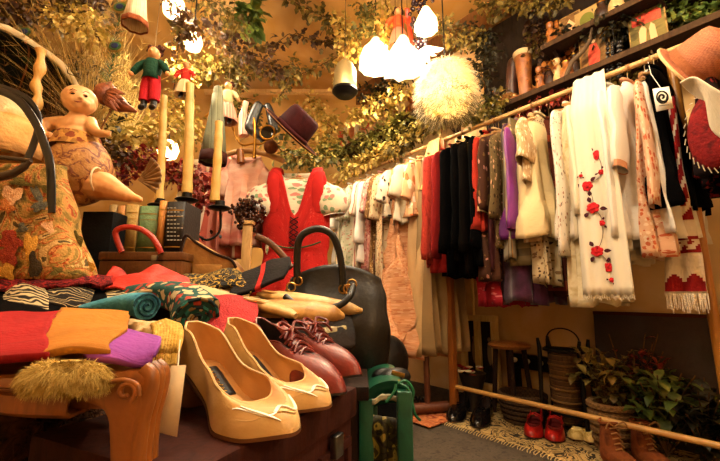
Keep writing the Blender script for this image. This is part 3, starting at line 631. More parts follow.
# ================================================================ SHOES
def shoe(label, toe, hd, L, W, mat, lining, sole_m, point=1.6, heel=.05, counter=.058, throat=.66, vamp=.05, group=None, insole=None, boot=0, cat='shoe', name='pump', toebox=.035, open_=True, zt=0, thick=.0022, wbk=.30):
    """toe = point under the tip, hd = heading heel->toe"""
    hd = Vector(hd); hd.z = 0; hd.normalize(); m = head(Vector(toe)-hd*L, hd)
    t = thing(name, label, cat, m, group)
    N = 72; Mr = 14
    def half(s):                                          # half width along the length
        b = W/2*(wbk*2*(sqrt(max(0, 1-((.16-s)/.16)**2)) if s < .16 else 1))
        base = lerp([(0, .62), (.16, .62), (.42, .60), (.68, 1.0), (1, 1.0)], s)*W/2
        if s < .16: base *= sqrt(max(0, 1-((.16-s)/.16)**2))
        if s > .68: base *= max(0, 1-((s-.68)/.32)**point)**.62
        return base
    def zs(s): return heel*(1-sm(.14, .66, s))+.003+.006*sm(.8, 1, s)
    def cam_(s): return .10*W*sin(pi*s)*0
    ss_ = [0.5-.5*cos(pi*i/(N/2)) for i in range(N//2+1)]
    loop = [(s, 1) for s in ss_]+[(s, -1) for s in ss_[-2:0:-1]]
    n = len(loop)
    def O(s, sd): return Vector((s*L, sd*half(s), zs(s)))
    def T(s, sd):
        s2 = .018+s*(throat-.018)
        w2 = half(s2)*lerp([(0, .5), (.16, .78), (.5, .93), (.8, .9), (1, .9)], s)
        if s > .72: w2 *= sqrt(max(0, 1-((s-.72)/.28)**2.2))
        
        hgt = lerp([(0, counter), (.2, counter*.84), (.5, counter*.6), (.8, counter*.66+vamp*.12), (1, vamp)], s)
        return Vector((s2*L, sd*w2, zs(s2)+hgt))
    def surf(i, v):
        s, sd = loop[i % n]; o = O(s, sd); q = T(s, sd)
        k_ = sm(.5, 1, s)
        cz = o.z+(q.z-o.z)*.55*(1-k_)+k_*toebox*1.05
        c = Vector((o.x+(q.x-o.x)*.10, (o.y*1.06+(q.y-o.y)*.06), cz))
        if s < .1: c.x -= .006*(1-s/.1)
        return o*(1-v)**2+c*2*v*(1-v)+q*v*v
    up = MB().grid(lambda u, v: m @ surf(round(u*n), v), n, Mr, cu=True)
    upper = obj('upper', up, mat, t, solid=0)
    def inner(u, v):
        i = round(u*n); p = surf(i, max(v, .02)); s, sd = loop[i % n]
        c = Vector((p.x*.94+.03*L*.5, 0, p.z)); return m @ (p+(c-p).normalized()*thick*1.3+Vector((0, 0, .0015*(1-v))))
    ln = MB().grid(inner, n, Mr, cu=True); obj('lining', ln, lining, t)
    obj('topline', MB().tube([m @ T(*loop[i % n]) for i in range(n+1)], thick*.85, 6, cap=False), mat, upper)
    ins = MB(); a = [m @ (O(s, 1)*1+Vector((0, -min(.002, half(s)), .004))) for s in ss_]; b = [m @ (O(s, -1)+Vector((0, min(.002, half(s)), .004))) for s in ss_]
    k = ins.pts([x for pr in zip(a, b) for x in pr])
    for i in range(len(ss_)-1): ins.f.append((2*i, 2*i+1, 2*i+3, 2*i+2))
    io = obj('insole', ins, lining, t)
    so = MB()
    for dz in (0, -.004): so.pts([m @ (O(s, sd)*1.0+Vector((0, sd*.0012, dz))) for s, sd in loop])
    so.f += [(i, (i+1) % n, n+(i+1) % n, n+i) for i in range(n)]+[tuple(range(n, 2*n))[::-1]]
    obj('sole', so, sole_m, t)
    hb = MB(); rows = []
    for f in (0, .35, .7, 1):
        for q in range(16):
            an = 2*pi*q/16; sx = .115*L+.095*L*cos(an)*(1-.32*f); sy = half(.14)*.93*sin(an)*(1-.35*f)
            z = (zs(max(0, sx/L))-.004)*(1-f)-f*0
            rows.append(m @ Vector((sx, sy, z*1)))
    k = hb.pts(rows)
    for r in range(3):
        for q in range(16): hb.f.append((r*16+q, r*16+(q+1) % 16, (r+1)*16+(q+1) % 16, (r+1)*16+q))
    hb.f.append(tuple(48+q for q in range(16))[::-1]); obj('heel', hb, sole_m, t)
    t['L'] = L
    return t, m, surf, O, T, zs, half, loop, io
leather = M('leather_beige', 'dcb473', 'noise', 'e4c084', 'cfa462', s=14, rough=.42, bump=.08, bs=400)
lin_tan = M('leather_lining', 'd09a58', 'noise', 'dba868', 'c48a48', s=10, rough=.5, bump=.06)
sole_t = M('sole_brown', '6b3f1c', rough=.5, bump=.05); silver = M('foil_silver', 'fff8e6', rough=.2, bump=0, var=0)
ink = M('label_black', '120f0d', rough=.5, bump=0); gold = M('foil_gold', 'c9a04a', rough=.3, metal=.8, bump=0)
hd = R0*.78-F0*.62
def pump(label, toe, L=.25):
    t, m, surf, O, T, zs, half, loop, io = shoe(label, toe, hd, L, .092, leather, lin_tan, sole_t, group='beige leather pumps', heel=.052, counter=.062, throat=.75, vamp=.028, toebox=.031, point=1.9)
    def ip(s, y, dz=.0055): return m @ Vector((s*L, y, zs(s)+dz))
    lb = MB().grid(lambda u, v: ip(.24+.22*u, -.014+.028*v), 8, 4); lo = obj('maker_label', lb, ink, t, solid=.0008, label='black maker label in the insole')
    tx = MB(); tx.tube([ip(.265+.17*i/40, .005*sin(i*1.3)*(.4+.6*abs(sin(i*.37)))-.001, .0066) for i in range(41)], .0007, 4)
    tx.tube([ip(.29+.11*i/8, -.009, .0066) for i in range(9)], .0005, 4); obj('gold_script', tx, gold, lo)
    n = len(loop)
    for kk in range(3):
        dd = MB(); pts = []
        for j in range(25):
            f = j/24
            if kk == 0: i = n/2-10+20*f; v = .46+.13*sin(f*15)*(1-.3*f)
            elif kk == 1: i = n/2-10+20*f; v = .36+.07*sin(f*11+1)
            else: i = n/2+3+5*f; v = .22+.40*f
            a = surf(int(i), v); b = surf(int(i)+1, v); p = a.lerp(b, i-int(i)); pts.append(m @ (p+Vector((0, 0, .0008))))
        dd.tube(pts, [(.0027 if kk == 0 else .0032 if kk == 2 else .0015)*(.3+.7*sin(pi*j/24)) for j in range(25)], 6, flat=.35, up=Z0); obj('silver_trim', dd, silver if kk != 1 else leather, t, label='silver zigzag trim' if kk != 1 else None)
    return t
pump('beige leather pump nearest the camera, left of the pair on the trunk', onZ(294, 441, TZ+.002))
pump('beige leather pump on the trunk, between its twin and the burgundy shoes', onZ(328, 413, TZ+.002))
burg = M('leather_burgundy', '6a1c16', 'noise', '7c241b', '55140f', s=20, rough=.38, bump=.1, bs=300); blin = M('lining_dark', '231512', rough=.6); bsole = M('sole_dark', '1c0f0b', rough=.6)
def oxford(label, toe):
    L = .235; t, m, surf, O, T, zs, half, loop, io = shoe(label, toe, hd, L, .078, burg, blin, bsole, group='burgundy lace-up shoes', heel=.035, counter=.075, throat=.52, vamp=.052, toebox=.044, name='lace_up_shoe')
    tg_ = MB().grid(lambda u, v: m @ Vector(((.38+.2*u)*L, (-.5+v)*.034, .098-.038*u+.006*sin(pi*v))), 8, 6); obj('tongue', tg_, burg, t, solid=.003)
    for k in range(4):
        x = (.44+.055*k)*L; z = .093-.010*k; lc = MB()
        lc.tube([m @ Vector(p) for p in crom([(x-.004, -.022, z-.010), (x, -.008, z+.001), (x+.003, .008, z+.001), (x+.010, .022, z-.011)], 8)], .0026, 6)
        lc.tube([m @ Vector(p) for p in crom([(x-.004, .022, z-.010), (x, .008, z+.003), (x+.003, -.008, z+.003), (x+.010, -.022, z-.011)], 8)], .0026, 6)
        obj('shoelace', lc, burg, t)
    bw = MB(); x = .46*L; z = .098
    for sg in (-1, 1):
        bw.tube([m @ Vector(p) for p in crom([(x, 0, z), (x-.012, sg*.016, z+.012), (x+.0, sg*.034, z+.006), (x+.012, sg*.024, z), (x, 0, z+.002)], 16)], .0028, 6)
        bw.tube([m @ Vector(p) for p in crom([(x, 0, z), (x+.015, sg*.014, z), (x+.026, sg*.026, z-.016)], 8)], .0026, 6)
    obj('lace_bow', bw, burg, t)
oxford('burgundy leather lace-up shoe right beside the beige pumps', onZ(345, 398, TZ+.002))
oxford('burgundy leather lace-up shoe at the far corner of the trunk', onZ(361, 379, TZ+.002))
# price tag hanging below the bench corner
tg = thing('price_tag', 'long pale paper tag hanging between carved leg and beige pump', 'tag', P(170, 370, .44))
k = MB(); k.pts([P(171, 366, .425), P(186, 365, .435), P(177, 437, .425), P(157, 432, .415)]); k.f.append((0, 1, 2, 3)); obj('paper', k, M('paper_tan', 'cdb28a', bump=.05), tg, solid=.001)
obj('string', MB().tube([P(178, 366, .43), P(179, 352, .46), P(180, 340, .5)], .0008, 5), cream, tg)
# ================================================================ SCARVES ON THE BENCH
def rows(*rs): return [[P(*p) for p in r] for r in rs]
def back(rs, dz=.02): return rs
cloth('scarf', 'red scarf folded flat on the bench, at the left edge of the picture', 'scarf', rows([(-60, 362, .37), (0, 360, .37), (50, 357, .375)], [(-60, 352, .40), (0, 350, .40), (46, 348, .40)], [(-60, 330, .48), (0, 329, .50), (50, 327, .50)], [(-60, 314, .64), (0, 313, .68), (62, 312, .68)]), M('wool_red', '8f1014', 'noise', 'a0171a', '7a0c10', s=6, uv=True, bump=.3), thick=.008, rip=.006)
cloth('scarf', 'ochre scarf between the red and the purple ones on the bench', 'scarf', rows([(32, 359, .375), (70, 352, .38), (112, 352, .385)], [(38, 349, .40), (75, 344, .40), (110, 343, .41)], [(48, 328, .50), (90, 327, .50), (128, 329, .5)], [(60, 311, .70), (95, 311, .70), (128, 314, .70)]), M('wool_ochre', 'a9691d', 'noise', 'b97a2a', '965814', s=6, uv=True, bump=.3), thick=.008, rip=.006)
cloth('scarf', 'purple felt scarf at the front corner of the bench, ochre one behind it', 'scarf', rows([(88, 357, .385), (112, 361, .378), (136, 366, .375), (148, 365, .385)], [(82, 348, .41), (108, 350, .40), (134, 357, .385), (156, 352, .39)], [(88, 340, .45), (112, 338, .45), (136, 343, .44), (160, 345, .43)], [(112, 331, .50), (124, 331, .51), (140, 335, .50), (160, 340, .48)]), M('felt_purple', '8a3f9c', 'noise', '9a4bab', '78308a', s=8, uv=True, bump=.3), thick=.007, rip=.004)
def roll(name, label, cat, pth, r, mat, spiral=0, twist=0, n=40, wob=.12):
    q = crom([P(*p) for p in pth], n); mb = MB(); rs = r if isinstance(r, list) else [r, r]
    rr = [rs[0]+(rs[-1]-rs[0])*i/n for i in range(n+1)]
    mb.tube(q, rr, 20)
    for i in range(n+1):
        for j in range(20):
            c = q[i]; v = mb.v[i*20+j]; a = 2*pi*j/20
            mb.v[i*20+j] = c+(v-c)*(1+wob*sin(a*5+i*twist)+wob*.7*sin(a*3-i*twist*.6))
    t = thing(name, label, cat, q[n//2]); obj('roll', mb, mat, t)
    if spiral:
        e = q[-1]; d = (q[-1]-q[-3]).normalized(); a = d.cross(Z0).normalized(); b = a.cross(d)
        obj('rolled_end', MB().tube([e+d*.003+(a*cos(k*.5)+b*sin(k*.5))*rr[-1]*(1-k/34) for k in range(32)], rr[-1]*.085, 6), spiral, t)
    return t
roll('scarf', 'cream twisted scarf lying along the bench behind the purple one', 'scarf', [(92, 327, .66), (125, 331, .62), (150, 334, .58), (163, 340, .55)], [.014, .022], M('silk_cream', 'cdb07a', 'noise', 'dcc596', 'b8945a', s=18, rough=.6), twist=.5)
fz = thing('scarf', 'yellow fringed wool scarf gathered in a knot beside the beige pump', 'scarf', P(172, 335, .56)); q = MB()
ky = M('wool_yellow', 'c49b3e', 'noise', 'd4b05a', 'a47a28', s=30, bump=.5)
for k in range(9): 
    x0 = 150+k*3.0; q.tube(pxpath([(x0, 328-k*.4, .60), (x0+3, 321+abs(4-k), .57), (x0+6, 331, .53), (x0+4, 348, .50), (x0+2, 358-k*.8, .50)], 14), [.004]*4+[.005]*6+[.004]*5, 8)
obj('knot', q, ky, fz)
q = MB()
for k in range(40):
    x0 = rnd.uniform(152, 178); q.tube(pxpath([(x0, 350, .5), (x0-1, 358, .49), (x0-1+rnd.uniform(-2, 2), 364, .485)]), [.0013, .0012, .0006], 4)
obj('fringe', q, ky, fz)
roll('scarf', 'teal blue rolled scarf with its spiral end facing the shop', 'scarf', [(72, 314, .82), (100, 308, .80), (128, 304, .77), (147, 306, .73)], [.012, .026], M('wool_teal', '3f8ca6', 'noise', '55a3bb', '2f7690', s=8, bump=.4), spiral=M('wool_teal_dark', '174252', bump=.3), twist=.05, wob=.04)
pais = M('paisley', '2a5a55', 'floral', 'd9c49a', 'b84a3a', s=44, th=.46, bump=.3)
roll('scarf', 'multicoloured paisley shawl rolled up behind the beige pumps', 'shawl', [(128, 296, .95), (160, 294, .90), (185, 300, .84), (198, 318, .76)], [.022, .046], pais, twist=.12, wob=.08, spiral=M('paisley_dark', '1e2f33', 'floral', '8a6a3a', '2f7a70', s=60))
cloth('shawl', 'cream flowered shawl spread behind the rolled scarves', 'shawl', rows([(120, 300, .86), (150, 292, .86), (190, 296, .85), (215, 306, .84)], [(130, 288, 1.0), (160, 284, 1.02), (200, 287, 1.0), (236, 297, .98)], [(140, 282, 1.12), (170, 279, 1.12), (205, 280, 1.1), (240, 288, 1.06)]), fl('shawl_flowers', 'd9bd8c', '3f7a70', 'b8493c', 26, .36), thick=.006, rip=.012)
cloth('scarf', 'rose red wool scarf between paisley roll and dark gloves', 'scarf', rows([(196, 322, .78), (215, 336, .74), (240, 334, .76), (256, 322, .80)], [(200, 305, .84), (222, 308, .82), (244, 312, .82), (258, 312, .84)], [(206, 298, .92), (226, 296, .92), (244, 300, .9), (256, 303, .88)]), M('wool_rose', 'a82a30', 'noise', 'b83a3c', '921f26', s=10, bump=.6, bs=250), thick=.01, rip=.006)
bw1 = M('textile_black_cream', '15100d', 'swirl', 'cbb384', '15100d', s=11, uv=True, bump=.3)
bw2 = M('textile_dark_geo', '1a120e', 'swirl', '8c7a52', 'd0bd92', s=17, uv=True, bump=.3)
cloth('cushion_cover', 'black and cream swirl cushion cover, middle of the three square textiles', 'textile', rows([(40, 302, .84), (62, 311, .80), (84, 312, .80)], [(50, 291, .92), (68, 292, .90), (92, 298, .88)], [(62, 281, 1.0), (78, 281, 1.0), (96, 289, .98)]), bw1, thick=.012, rip=.006)
cloth('cushion_cover', 'black and cream patterned cover at left, its pale corner pointing up', 'textile', rows([(-10, 309, .78), (20, 314, .76), (48, 315, .76)], [(4, 298, .86), (22, 294, .85), (48, 302, .83)], [(14, 285, .93), (24, 282, .93), (44, 291, .9)]), bw2, thick=.012, rip=.006)
cloth('cushion_cover', 'dark patterned cover right of the black and cream swirl cover', 'textile', rows([(80, 312, .86), (108, 305, .86), (132, 296, .9)], [(92, 298, .95), (112, 293, .95), (134, 289, .96)], [(98, 290, 1.02), (118, 286, 1.02), (142, 283, 1.02)]), bw2, thick=.01, rip=.006)
cloth('blanket', 'black wool blanket lying under the patterned covers', 'blanket', rows([(-80, 318, .66), (0, 322, .66), (60, 322, .68), (110, 318, .74)], [(-80, 306, .8), (0, 304, .8), (60, 306, .82), (120, 304, .86)], [(-80, 292, 1.0), (0, 290, 1.0), (60, 290, 1.0), (130, 291, 1.0)]), M('wool_black'), thick=.012, rip=.008)
cloth('scarf', 'burgundy and red braided scarf along the foot of the tapestry bag', 'scarf', rows([(-20, 292, .90), (30, 290, .90), (75, 288, .92), (112, 286, .95)], [(-20, 281, .92), (30, 281, .92), (75, 280, .94), (112, 279, .97)], [(-20, 280, .98), (30, 280, .98), (75, 279, 1.0), (112, 278, 1.02)]), M('braid_red', '6e141a', 'blotch', 'a82a26', '2c0d0f', s=60, uv=True, bump=.6), thick=.012, rip=.012, rs=40)
cloth('scarf', 'bright red silk scarf bunched in front of the wooden case', 'scarf', rows([(102, 288, .95), (130, 290, .93), (160, 289, .94), (196, 288, .98)], [(106, 276, 1.0), (128, 278, .99), (160, 274, 1.0), (188, 281, 1.02)], [(112, 268, 1.05), (132, 275, 1.04), (156, 268, 1.05), (184, 278, 1.07)]), M('silk_red', 'c02018', 'noise', 'd43122', 'a0140f', s=10, rough=.5, bump=.2), thick=.006, rip=.016, rs=26)
cloth('scarf', 'black scarf with yellow flecks trailing beside the red silk', 'scarf', rows([(176, 288, 1.0), (205, 288, 1.0), (232, 286, 1.02), (252, 292, 1.0)], [(180, 279, 1.07), (205, 280, 1.06), (230, 276, 1.06), (250, 284, 1.04)], [(184, 275, 1.12), (205, 276, 1.12), (228, 270, 1.12), (248, 278, 1.1)]), M('flecks', '14110f', 'blotch', 'b8953e', '2a2a2a', s=40, bump=.4), thick=.008, rip=.012)
cloth('scarf', 'black and scarlet scarf lying towards the black handbag', 'scarf', rows([(228, 296, .98), (250, 292, 1.0), (268, 284, 1.02), (284, 276, 1.05)], [(236, 284, 1.04), (256, 277, 1.06), (272, 270, 1.08), (290, 266, 1.1)], [(240, 276, 1.1), (258, 268, 1.12), (272, 262, 1.14), (290, 258, 1.16)]), M('black_scarlet', '120b0b', 'stripe', '120b0b', 'b5201a', s=9, uv=True, bump=.3), thick=.01, rip=.012)
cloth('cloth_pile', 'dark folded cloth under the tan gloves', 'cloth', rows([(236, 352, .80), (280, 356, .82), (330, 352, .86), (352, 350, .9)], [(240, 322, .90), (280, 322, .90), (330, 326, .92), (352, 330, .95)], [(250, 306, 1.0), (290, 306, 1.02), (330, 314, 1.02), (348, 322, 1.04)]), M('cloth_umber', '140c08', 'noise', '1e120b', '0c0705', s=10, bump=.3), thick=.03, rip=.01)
# ================================================================ GLOVES AND BLACK BAG ON THE LOW STAND
def blob(name, label, cat, prims, mat, vox=.004, smooth=4, parent=None):
    mb = MB()
    for p in prims:
        if p[0] == 'e': mb.ell(p[1], p[2], p[3] if len(p) > 3 else None, 16, 10)
        else: mb.tube([Vector(a) for a in p[1]], p[2], 12)
        if p[0] == 't':
            for a, r in ((p[1][0], p[2][0] if isinstance(p[2], list) else p[2]), (p[1][-1], p[2][-1] if isinstance(p[2], list) else p[2])): mb.ell(a, r, None, 10, 8)
    r = remesh(mb, vox, smooth)
    if parent is not None: return obj(name, r, mat, parent)
    return top(name, label, cat, r, mat)
tanl = M('leather_tan', 'b9863f', 'noise', 'cc9a52', '9a6a2c', s=16, rough=.45, bump=.15)
oliv = M('leather_olive', '8f7b3e', 'noise', 'a38f4f', '74622e', s=16, rough=.5, bump=.2)
def slipper(label, pts, rad, mat, flat):
    q = crom([P(*p) for p in pts], 24); t = thing('slipper', label, 'slipper', q[0], 'tan slippers in a pile')
    mb = MB().tube(q, [lerp(list(zip([i/(len(rad)-1) for i in range(len(rad))], rad)), i/24) for i in range(25)], 16, flat=flat, up=Z0); obj('slipper_body', mb, mat, t)
    e = q[6]; obj('opening_trim', MB().tube([e+(q[8]-q[6]).normalized()*.035*cos(a)+(q[8]-q[6]).normalized().cross(Z0)*.022*sin(a)+Z0*(rad[1]*flat*.9) for a in [i*2*pi/20 for i in range(21)]], .003, 6, cap=False), mat, t)
    return t
slipper('flat tan leather slipper on top of the pile, its round toe towards the rack', [(252, 306, .94), (275, 312, .93), (310, 314, .94), (343, 316, .97)], [.016, .036, .048, .050, .050, .044, .014], tanl, .66)
slipper('olive tan slipper at the bottom of the pile beside the black bag', [(284, 336, .90), (300, 337, .90), (325, 335, .92), (347, 330, .96)], [.016, .036, .044, .046, .046, .040, .014], oliv, .62)
slipper('pale tan slipper lying lengthwise at the back of the pile', [(258, 294, 1.04), (282, 298, 1.03), (320, 304, 1.03), (362, 311, 1.04)], [.010, .022, .032, .036, .037, .034, .012], M('leather_pale', 'cfa461', 'noise', 'dcb878', 'bb8d48', s=16, rough=.45, bump=.1), .6)
slipper('small pale slipper pointing at the rose red scarf', [(246, 303, .90), (262, 306, .89), (282, 311, .88), (296, 316, .87)], [.010, .020, .024, .022, .012], M('leather_pale'), .6)
bow = MB().ell(P(300, 311, .915), (.024, .016, .008), Matrix.Rotation(.5, 4, 'Y'), 16, 8)
top('leather_rosette', 'round tan leather rosette lying on the upper slipper', 'rosette', bow, M('leather_pale'))
bm_ = M('bag_black', '060505', rough=.42, bump=.12, bs=90)
bg = thing('handbag', 'large slouchy black leather handbag with arched handle, behind the slippers', 'bag', P(330, 345, 1.12)); fm = frame(P(328, 372, 1.14))
s_ = sc(328, 320, 1.12)
def bagf(u, v):                                           # ring u, height v
    a = 2*pi*u; z = v*92*s_
    w = lerp([(0, 58), (.4, 60), (.75, 54), (1, 46)], v)*s_; d_ = lerp([(0, .075), (.5, .09), (1, .03)], v)
    lean = 0
    x = w*math.copysign(abs(cos(a))**.7, cos(a)); y = d_*math.copysign(abs(sin(a))**.8, sin(a))
    z += (14*s_*sm(.6, 1, v))*(1-(x/w)**2)*1.0
    k = noise.noise(Vector((x*14, y*14, z*10)))*.012
    return fm @ Vector((x*(1+k*3)+.02*v, y+k, z))
obj('bag_body', MB().grid(bagf, 48, 24, cu=True), bm_, bg, solid=.004)
bb_ = MB(); ring = [bagf(0, 0)]; k = bb_.pts([bagf(i/48, 0) for i in range(48)]); bb_.f.append(tuple(range(48))); obj('bag_base', bb_, bm_, bg)
obj('handle', MB().tube(pxpath([(298, 283, 1.08), (297, 262, 1.07), (300, 238, 1.06), (315, 229, 1.06), (330, 233, 1.06), (338, 248, 1.07), (342, 270, 1.08), (343, 290, 1.09)], 40), .0105, 10), bm_, bg)
obj('handle', MB().tube(pxpath([(285, 296, 1.0), (296, 304, .99), (318, 308, .985), (338, 306, .99), (350, 296, 1.0), (353, 286, 1.03)], 30), .009, 10), bm_, bg)
gd = M('metal_gold', 'b58b48', rough=.3, metal=1, bump=0)
for px, py, d in ((291, 287, 1.03), (348, 289, 1.03), (352, 284, 1.03), (298, 281, 1.07), (343, 289, 1.08)):
    c = P(px, py, d); obj('ring', MB().tube([c+R0*.012*cos(a)+Z0*.012*sin(a) for a in [i*2*pi/16 for i in range(17)]], .0026, 6), gd, bg)
# ================================================================ BAGS, DOLL AND BOOKS ON THE DISPLAY TABLE
brocade = M('brocade', '8a6b34', 'blotch', 'b5642c', 'a08a4c', s=13, rough=.8, bump=.4, bs=200)
brocade2 = M('tapestry', '9a7638', 'tapestry', s=10, rough=.85, bump=.5, bs=220)
def tote_out(z, hgt, w0, w1): return w0+(w1-w0)*z/hgt
tt = thing('tote_bag', 'tapestry tote bag with woven figures and black strap handles, at the left edge', 'bag', P(20, 279, .98)); tf = frame(P(10, 280, .98)); s_ = sc(30, 220, .98)
def totef(u, v):
    a = 2*pi*u; z = v*116*s_; wl = lerp([(0, 100), (1, 100)], v)*s_; wr = lerp([(0, 80), (.5, 54), (1, 36)], v)*s_
    x = cos(a); x = math.copysign(abs(x)**.6, x); x *= wr if x > 0 else wl
    y = math.copysign(abs(sin(a))**.7, sin(a))*lerp([(0, .07), (.5, .065), (1, .02)], v)
    return tf @ Vector((x, y+.012*noise.noise(Vector((x*8, z*8, y*5))), z))
obj('bag_body', MB().grid(totef, 56, 20, cu=True), brocade2, tt, solid=.004)
# woven figures: flowers, draped figure, urn, trees as raised embroidery on the front face
def front(px, py):                                        # point on the bag's front at a picture position
    r, fw = ray(px, py); o = Vector((0, 0, H)); d = .98
    for it in range(8):
        p = o+r*(d/fw); q = tf.inverted() @ p; v = max(0, min(1, q.z/(116*s_))); wl = 100*s_; wr = lerp([(0, 80), (.5, 54), (1, 36)], v)*s_
        xx = q.x/(wr if q.x > 0 else wl); c = max(-1, min(1, math.copysign(abs(xx)**(1/.6), xx))); y = -(1-c*c)**.35*lerp([(0, .07), (.5, .065), (1, .02)], v)
        d = .98+y-.006
    return o+r*(d/fw)
def patch(name, mat, cx, cy, rx, ry, rot=0, lab=None, wob=.25):
    mb = MB(); pts = []; o_ = rnd.random()*9
    for i in range(20):
        a = 2*pi*i/20; rr = 1+wob*sin(3*a+o_)+wob*.6*sin(5*a+o_*2); x = rx*cos(a)*rr; y = ry*sin(a)*rr
        pts.append(front(cx+x*cos(rot)-y*sin(rot), cy+x*sin(rot)+y*cos(rot)))
    k = mb.pts(pts); c = mb.pts([front(cx, cy)-F0*.003]); mb.f = [(k+i, k+(i+1) % 20, c) for i in range(20)]
    obj(name, mb, mat, tt, label=lab)
wv = {k: M('weft_'+k, c, 'noise', c2, c, s=60, bump=.6, bs=300) for k, c, c2 in (('rust', 'a8551f', 'c47a3a'), ('pink', 'c98a58', 'dfb080'), ('olive', '5d5426', '7b7036'), ('slate', '4a4a42', '66624e'), ('gold', 'c98f2e', 'dba848'), ('crimson', '8a2a1c', 'a8442a'), ('dark', '2e2416', '463822'))}
for nm, k, cx, cy, rx, ry, ro in [('woven_flower', 'pink', 12, 195, 10, 9, 0), ('woven_flower', 'rust', 6, 206, 8, 6, .4), ('woven_figure', 'slate', 38, 196, 4, 12, -.5), ('woven_figure', 'slate', 40, 206, 10, 4, -.3), ('woven_figure', 'dark', 34, 264, 6, 15, -.2), ('woven_figure', 'gold', 30, 245, 7, 12, .1), ('woven_figure', 'pink', 54, 228, 11, 8, .6), ('woven_figure', 'rust', 64, 238, 6, 16, -.4), ('woven_figure', 'pink', 60, 212, 6, 9, .2), ('woven_foliage', 'olive', 50, 190, 8, 6, 0), ('woven_foliage', 'olive', 66, 205, 4, 8, -.2), ('woven_foliage', 'olive', 78, 240, 4, 9, -.3), ('woven_ground', 'gold', 86, 266, 7, 10, -.3), ('woven_ground', 'olive', 62, 270, 12, 5, 0), ('woven_drapery', 'crimson', 10, 240, 12, 9, .2), ('woven_drapery', 'crimson', 8, 254, 10, 12, .4), ('woven_ground', 'gold', 6, 271, 9, 8, 0), ('woven_urn', 'slate', 22, 228, 5, 5, 0), ('woven_drapery', 'crimson', 66, 256, 4, 8, -.5), ('woven_foliage', 'olive', 20, 182, 10, 4, .2)]:
    patch(nm, wv[k], cx, cy, rx, ry, ro, {'pink': 'pale pink woven patch', 'rust': 'rust woven patch', 'slate': 'grey woven patch', 'gold': 'gold woven patch', 'olive': 'olive green woven patch', 'crimson': 'crimson woven patch', 'dark': 'dark brown woven patch'}[k])
strapm = M('strap_black', '121114', rough=.28, bump=.05)
obj('strap', MB().tube(pxpath([(51, 213, .93), (51.5, 192, .935), (50, 164, .94), (45, 146, .945), (35, 122, .95), (18, 100, .955), (-6, 90, .96), (-40, 92, .96)], 50), .0115, 10, flat=.45, up=F0), strapm, tt)
obj('strap', MB().tube(pxpath([(24, 166, .99), (33, 146, 1.0), (38, 128, 1.0), (36, 112, 1.0), (22, 96, 1.0), (-10, 84, 1.0)], 40), .0115, 10, flat=.45, up=F0), strapm, tt)
ch_ = thing('clutch_purse', 'dark bronze crescent shaped wooden purse top in front of the tote at the left edge', 'purse', P(0, 172, .90)); q = MB()
pts = crom([P(*p) for p in [(-40, 160, .90), (-10, 157, .90), (16, 159, .90), (31, 161, .90)]], 20); pts2 = crom([P(*p) for p in [(-40, 176, .90), (-10, 178, .90), (14, 173, .90), (31, 161, .90)]], 20)
obj('purse_rim', q.tube(pts, .006, 8).tube(pts2, [.011]*14+[.009]*4+[.006]*3, 8), M('bronze_dark', '3d2f22', rough=.35, bump=.1), ch_)
# cream cloth bag behind the tote
def ellbag(label, name, cat, px, py, d, rx, ry, rz, mat, parts=()):
    s = sc(px, py, d); t = thing(name, label, cat, P(px, py, d)); f = face(px, py, d)
    mb = MB().ell((0, 0, 0), (rx*s, ry*s, rz*s), None, 28, 18)
    for v in mb.v: v += v.normalized()*.008*noise.noise(v*22)
    mb.v = [f @ v for v in mb.v]; obj('body', mb, mat, t); return t, f, s
t, f, s = ellbag('cream cloth hat standing behind the tote at the left edge', 'hat', 'hat', 8, 122, 1.1, 25, 22, 32, M('felt_cream2', 'dcc18a', 'noise', 'e6d0a0', 'c9a868', s=10, bump=.3))
obj('hat_band', MB().lathe([(26*s, 0), (29*s, -9*s), (31*s, -24*s), (33*s, -38*s)], 32, f), M('felt_peach', 'd59a55', 'noise', 'e0ad6c', 'c08442', s=10, bump=.3), t, solid=.003, label='peach coloured lower band')
# carved pole
pl = thing('carved_pole', 'pale twisted wooden pole standing between parasol and doll', 'pole', P(34, 118, 1.3))
q = [(30, 168, 1.3), (31, 140, 1.3), (33, 116, 1.3), (38, 98, 1.3), (36, 84, 1.3), (40, 68, 1.3), (41, 50, 1.3)]
obj('pole', MB().tube(pxpath(q, 36), [.016*(1+.28*sin(i*.9)) for i in range(37)], 10), M('pole_carved', 'c08a3c', 'wood', 'd29e50', 'a8722c', s=8, rough=.5, bump=.2), pl)
# parasol, open side towards the shop
po = thing('parasol', 'open parasol with cream rim and dark inside, behind the doll at top left', 'parasol', P(-10, 115, 1.42)); s = sc(0, 100, 1.42)
pax = (F0*-.80+Z0*-.35+R0*.3).normalized(); pyv = pax.cross(R0).normalized(); pm = frame(P(-14, 122, 1.42), pyv.cross(pax), pyv, pax)
R_ = 88*s
obj('canopy', MB().lathe([(R_*sin(a), -R_*.42*cos(a)+R_*.1) for a in [i*pi/2/14 for i in range(15)]], 48, pm), M('parasol_dark', '0e110c', 'noise', '1a2015', '080a07', s=4, bump=.3), po, solid=.004)
obj('rim', MB().lathe([(R_*1.0, R_*.08), (R_*1.02, R_*.09), (R_*1.07, R_*.07)], 48, pm, wob=.012, wk=12), M('parasol_cream', 'ecd6a8', bump=.2, trans=.3), po, solid=.003, label='cream rim')
for k in range(8):
    a = 2*pi*k/8+.2; obj('rib', MB().tube([pm @ Vector((R_*sin(b)*cos(a), R_*sin(b)*sin(a), -R_*.42*cos(b)+R_*.12)) for b in [i*pi/2/8 for i in range(9)]], .0035, 5), woodm, po)
obj('handle', MB().tube([pm @ Vector((0, 0, -R_*.3)), pm @ Vector((0, 0, R_*.75))], .008, 8), woodm, po)
